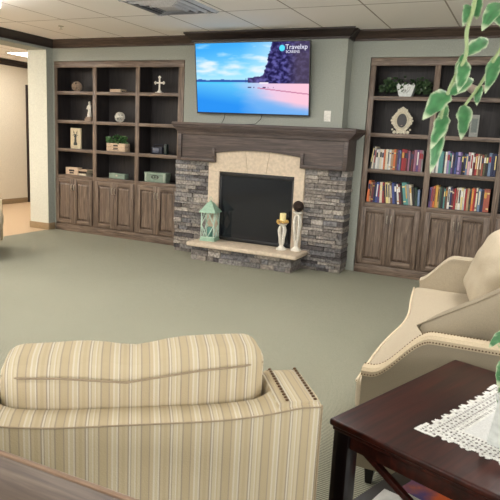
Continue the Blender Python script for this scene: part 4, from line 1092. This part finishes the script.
# doily: lace border around a plain square
def doily():
    S_ = .50; half = S_/2; cell = .0026; n = int((S_+.06)/cell)
    t = thing('lace_doily', 'white square lace doily lying on the dark side table', 'doily', wt(.472, .402, TZ+.0004), ty-.02)
    def inside(x, y):
        ax, ay = abs(x), abs(y); m = max(ax, ay); inner = half-.09
        if m < inner: return 2
        # scalloped outer outline
        along = x if ay > ax else y
        ph = (along/(S_/9)) % 1.; sc = abs(math.sin(PI*(along/(S_/9)+.5)))
        out = half-.026+.022*sc**.45+.011*abs(math.sin(PI*along/(S_/27)))
        if ax > half-.05 and ay > half-.05:
            out = half+.002+.012*abs(math.sin(6*math.atan2(y, x)))
        if m > out: return 0
        q = (m-inner)
        if q < .008: return 1
        if q < .017: return 1 if (along/.0095) % 1 < .5 else 0
        if q < .022: return 1
        if m > out-.011: return 1
        # floral fretwork
        gx = x/.026; gy = y/.026; fx = gx-round(gx); fy = gy-round(gy); r = math.hypot(fx, fy); a = math.atan2(fy, fx)
        pet = .28+.15*math.cos(6*a)
        if abs(r-pet) < .12 or r < .1: return 1
        if min(abs(fx-fy), abs(fx+fy)) < .09: return 1
        return 0
    for want, name, mat in ((2, 'centre_cloth', m_cloth), (1, 'lace_border', m_lace)):
        b = MB(); vd = {}
        def V(i, j):
            if (i, j) not in vd:
                x, y = (i-n/2)*cell, (j-n/2)*cell
                vd[(i, j)] = b.bm.verts.new((x, y, .0016+.0006*noise.noise(Vector((x*40, y*40, 0)))))
            return vd[(i, j)]
        for i in range(n):
            for j in range(n):
                x, y = (i+.5-n/2)*cell, (j+.5-n/2)*cell
                if inside(x, y) == want: b.bm.faces.new((V(i, j), V(i+1, j), V(i+1, j+1), V(i, j+1)))
        o = b.build(name, mat, t, smooth=False)
        md = o.modifiers.new('thick', 'SOLIDIFY'); md.thickness = .0012
doily()
# planter with trailing variegated vine
t = thing('potted_vine', 'white planter with a variegated trailing vine on the lace doily', 'potted plant', wt(.485, .325, TZ+.0024), ty)
b = MB()
for (r0, z0, r1, z1) in [(.098, 0, .1, .012), (.1, .012, .088, .13), (.088, .13, .094, .142), (.094, .142, .094, .15)]: pyr(b, r0, z0, r1, z1)
b.build('planter', m_ceram, t, angle=.4)
b = MB(); pyr(b, .08, .148, .078, .153); b.build('soil', m_soil, t)
inv = (Matrix.Translation(t.location) @ Matrix.Rotation(ty, 4, 'Z')).inverted()
C0 = Vector((.44906, -6.77416, 1.49799)); Rv = Vector((.90283, .4272, .04904)); Uv = Vector((-.12336, .14806, .98126)); Fv = Vector((-.41193, .89195, -.18637))
VINES = [  # world-space polylines of the stems and the leaves on them (base, tip, width)
]
#VINEDATA
STEMS = [
    [(0.58, -5.0, 0.8), (0.7, -5.1, 1.3), (0.73, -5.3, 1.75), (0.2686, -5.09, 2.1769), (0.3008, -5.4094, 1.9187), (0.3185, -5.5437, 1.7729), (0.3144, -5.5806, 1.7131), (0.3184, -5.5882, 1.6679), (0.3064, -5.6015, 1.6309), (0.2946, -5.6032, 1.5949), (0.289, -5.6162, 1.5452), (0.2862, -5.6124, 1.5159)],
    [(0.58, -5.0, 0.8), (0.7, -5.1, 1.3), (0.73, -5.3, 1.75), (0.4481, -4.9809, 2.0339), (0.409, -5.3291, 1.7953), (0.3654, -5.4252, 1.7002), (0.3402, -5.4506, 1.6343), (0.3163, -5.4712, 1.5886), (0.3032, -5.4833, 1.5596)],
    [(0.58, -5.0, 0.8), (0.7, -5.1, 1.3), (0.73, -5.3, 1.75), (0.4481, -4.9809, 2.0339), (0.4011, -5.3197, 1.8579), (0.3492, -5.4151, 1.7841)],
    [(0.6, -5.0, 0.83), (0.6, -5.08, 0.95), (0.5, -5.12, 0.93), (0.4278, -4.7299, 0.8655)],
    [(0.6, -5.0, 0.83), (0.58, -5.12, 0.88), (0.4684, -4.9681, 0.8699), (0.4799, -5.0075, 0.7635), (0.4906, -5.0203, 0.6783)]]
LEAVES = [
    ((0.3105, -5.5483, 1.7688), (0.3081, -5.5813, 1.7236), 0.0197, (0.432, -0.973, 0.269)),
    ((0.3227, -5.5402, 1.7806), (0.3226, -5.5262, 1.7406), 0.0211, (-0.211, -0.973, -0.255)),
    ((0.3194, -5.5866, 1.6734), (0.3539, -5.5177, 1.7122), 0.0239, (0.326, -0.983, 0.185)),
    ((0.3191, -5.589, 1.6625), (0.3172, -5.6249, 1.6022), 0.0253, (0.23, -0.987, -0.029)),
    ((0.298, -5.5989, 1.608), (0.2694, -5.6685, 1.5526), 0.0352, (0.218, -0.987, 0.193)),
    ((0.3074, -5.5906, 1.6268), (0.3149, -5.5648, 1.6802), 0.0183, (0.17, -0.985, -0.133)),
    ((0.3022, -5.5984, 1.6009), (0.3357, -5.542, 1.6359), 0.0239, (0.059, -0.989, 0.037)),
    ((0.3213, -5.5249, 1.5887), (0.326, -5.5706, 1.5204), 0.0282, (0.258, -0.994, 0.451)),
    ((0.289, -5.6162, 1.5452), (0.2885, -5.6467, 1.4538), 0.0239, (0.453, -0.99, 0.225)),
    ((0.2984, -5.6079, 1.564), (0.2857, -5.6606, 1.5007), 0.0253, (0.098, -0.99, 0.031)),
    ((0.337, -5.4529, 1.6301), (0.335, -5.4628, 1.5876), 0.0183, (-0.24, -0.993, -0.167)),
    ((0.3659, -5.4258, 1.6962), (0.3521, -5.4826, 1.6156), 0.0282, (0.043, -0.991, -0.027)),
    ((0.3578, -5.4069, 1.8047), (0.332, -5.4775, 1.7383), 0.0352, (-0.007, -0.977, 0.235)),
    ((0.3492, -5.4151, 1.7841), (0.3824, -5.4087, 1.7415), 0.0352, (0.078, -0.98, 0.046)),
    ((0.2917, -5.6105, 1.5125), (0.2898, -5.5732, 1.5882), 0.0211, (-0.052, -0.99, -0.129)),
    ((0.4516, -4.7613, 0.9309), (0.3994, -4.7763, 0.8673), 0.035, (-0.176, -0.953, 0.601)),
    ((0.4663, -4.9291, 0.9), (0.4419, -5.0099, 0.8357), 0.042, (-0.196, -0.936, 0.651)),
    ((0.4785, -4.9669, 0.8531), (0.453, -5.0396, 0.7763), 0.042, (-0.202, -0.923, 0.684)),
    ((0.4848, -5.0003, 0.7866), (0.4595, -5.0621, 0.708), 0.042, (-0.206, -0.908, 0.719)),
    ((0.4975, -5.0111, 0.7073), (0.4752, -5.0473, 0.6368), 0.04, (-0.214, -0.895, 0.746))]
#VINEEND
m_stem = plain('pale_green_stem', (150, 170, 120), .5); lf = MB()
for pts in STEMS: 
    P_ = [inv @ Vector(p) for p in pts]
    # smooth by Catmull-Rom
    out = []
    for i in range(len(P_)-1):
        p0, p1, p2, p3 = P_[max(0, i-1)], P_[i], P_[i+1], P_[min(len(P_)-1, i+2)]
        for k in range(6):
            u = k/6; out.append(.5*((2*p1)+(-p0+p2)*u+(2*p0-5*p1+4*p2-p3)*u*u+(-p0+3*p1-3*p2+p3)*u**3))
    out.append(P_[-1]); st = MB(); st.tube(out, [.005-.0026*i/len(out) for i in range(len(out))], 7); st.build('stem', m_stem, t)
for k, (p, q, w, nr) in enumerate(LEAVES):
    leaf(lf, inv @ Vector(p), inv @ Vector(q), w, inv.to_3x3() @ Vector(nr), edge=(196, 206, 174), mid=(58, 112, 68), seed=k*1.7, fold=.18, n=12)
rnd = random.Random(21)
for k in range(26):
    a = rnd.uniform(0, 2*PI); z = rnd.uniform(.13, .2); r0 = rnd.uniform(.05, .1); s_ = rnd.uniform(.05, .075)
    p = Vector((r0*math.cos(a), r0*math.sin(a), z)); d_ = Vector((math.cos(a), math.sin(a), rnd.uniform(-.9, .6))).normalized()
    leaf(lf, p, p+d_*s_, s_*.6, (0, 0, 1), edge=(200, 208, 172), mid=(44, 104, 52), seed=k*2.3, n=8)
lf.build('foliage', m_leaf, t)

# ---------------------------------------------------------------- console table at the camera
t = thing('console_table', 'weathered grey-brown wood table edge in the lower left corner', 'table', (-1.9, -6.37, 0))
b = MB(); 
for k in range(3): b.box(0, 2.1, .0+.125*k, .1235+.125*k, .815, .85, .004)
b.build('tabletop', m_barn, t)
b = MB(); b.box(0, 2.1, .3755, .387, .81, .852, .003); b.build('edge_band', wood('edge_wood', (96, 74, 58), (132, 106, 84), (156, 130, 106), 'x', .5), t)
b = MB(); b.box(.08, 2.02, .34, .36, .72, .815, .003); b.box(.08, 2.02, .02, .04, .72, .815, .003); b.build('apron', m_barn, t)
for x in (.03, 2.0):
    for y in (.02, .31):
        b = MB(); b.box(x, x+.06, y, y+.06, 0, .815, .004); b.build('leg', m_barn, t)

# ---------------------------------------------------------------- world, camera
w = bpy.data.worlds.new('World'); SC.world = w; w.use_nodes = True
w.node_tree.nodes['Background'].inputs[0].default_value = (.8, .85, 1, 1); w.node_tree.nodes['Background'].inputs[1].default_value = .05
cam = bpy.data.cameras.new('Camera'); co = bpy.data.objects.new('Camera', cam); COL.objects.link(co)
cam.sensor_width = 36; cam.lens = 587.53/500*36
Mx = Matrix((Rv, Uv, -Fv)).transposed().to_4x4(); Mx.translation = C0
co.matrix_world = Mx
cam.dof.use_dof = True; cam.dof.focus_distance = 5.6; cam.dof.aperture_fstop = 14
SC.camera = co
SC.view_settings.view_transform = 'Standard'; SC.view_settings.look = 'None'; SC.view_settings.gamma = 1; SC.view_settings.use_curve_mapping = False
SC.view_settings.exposure = 1.0
SC.cycles.max_bounces = 8
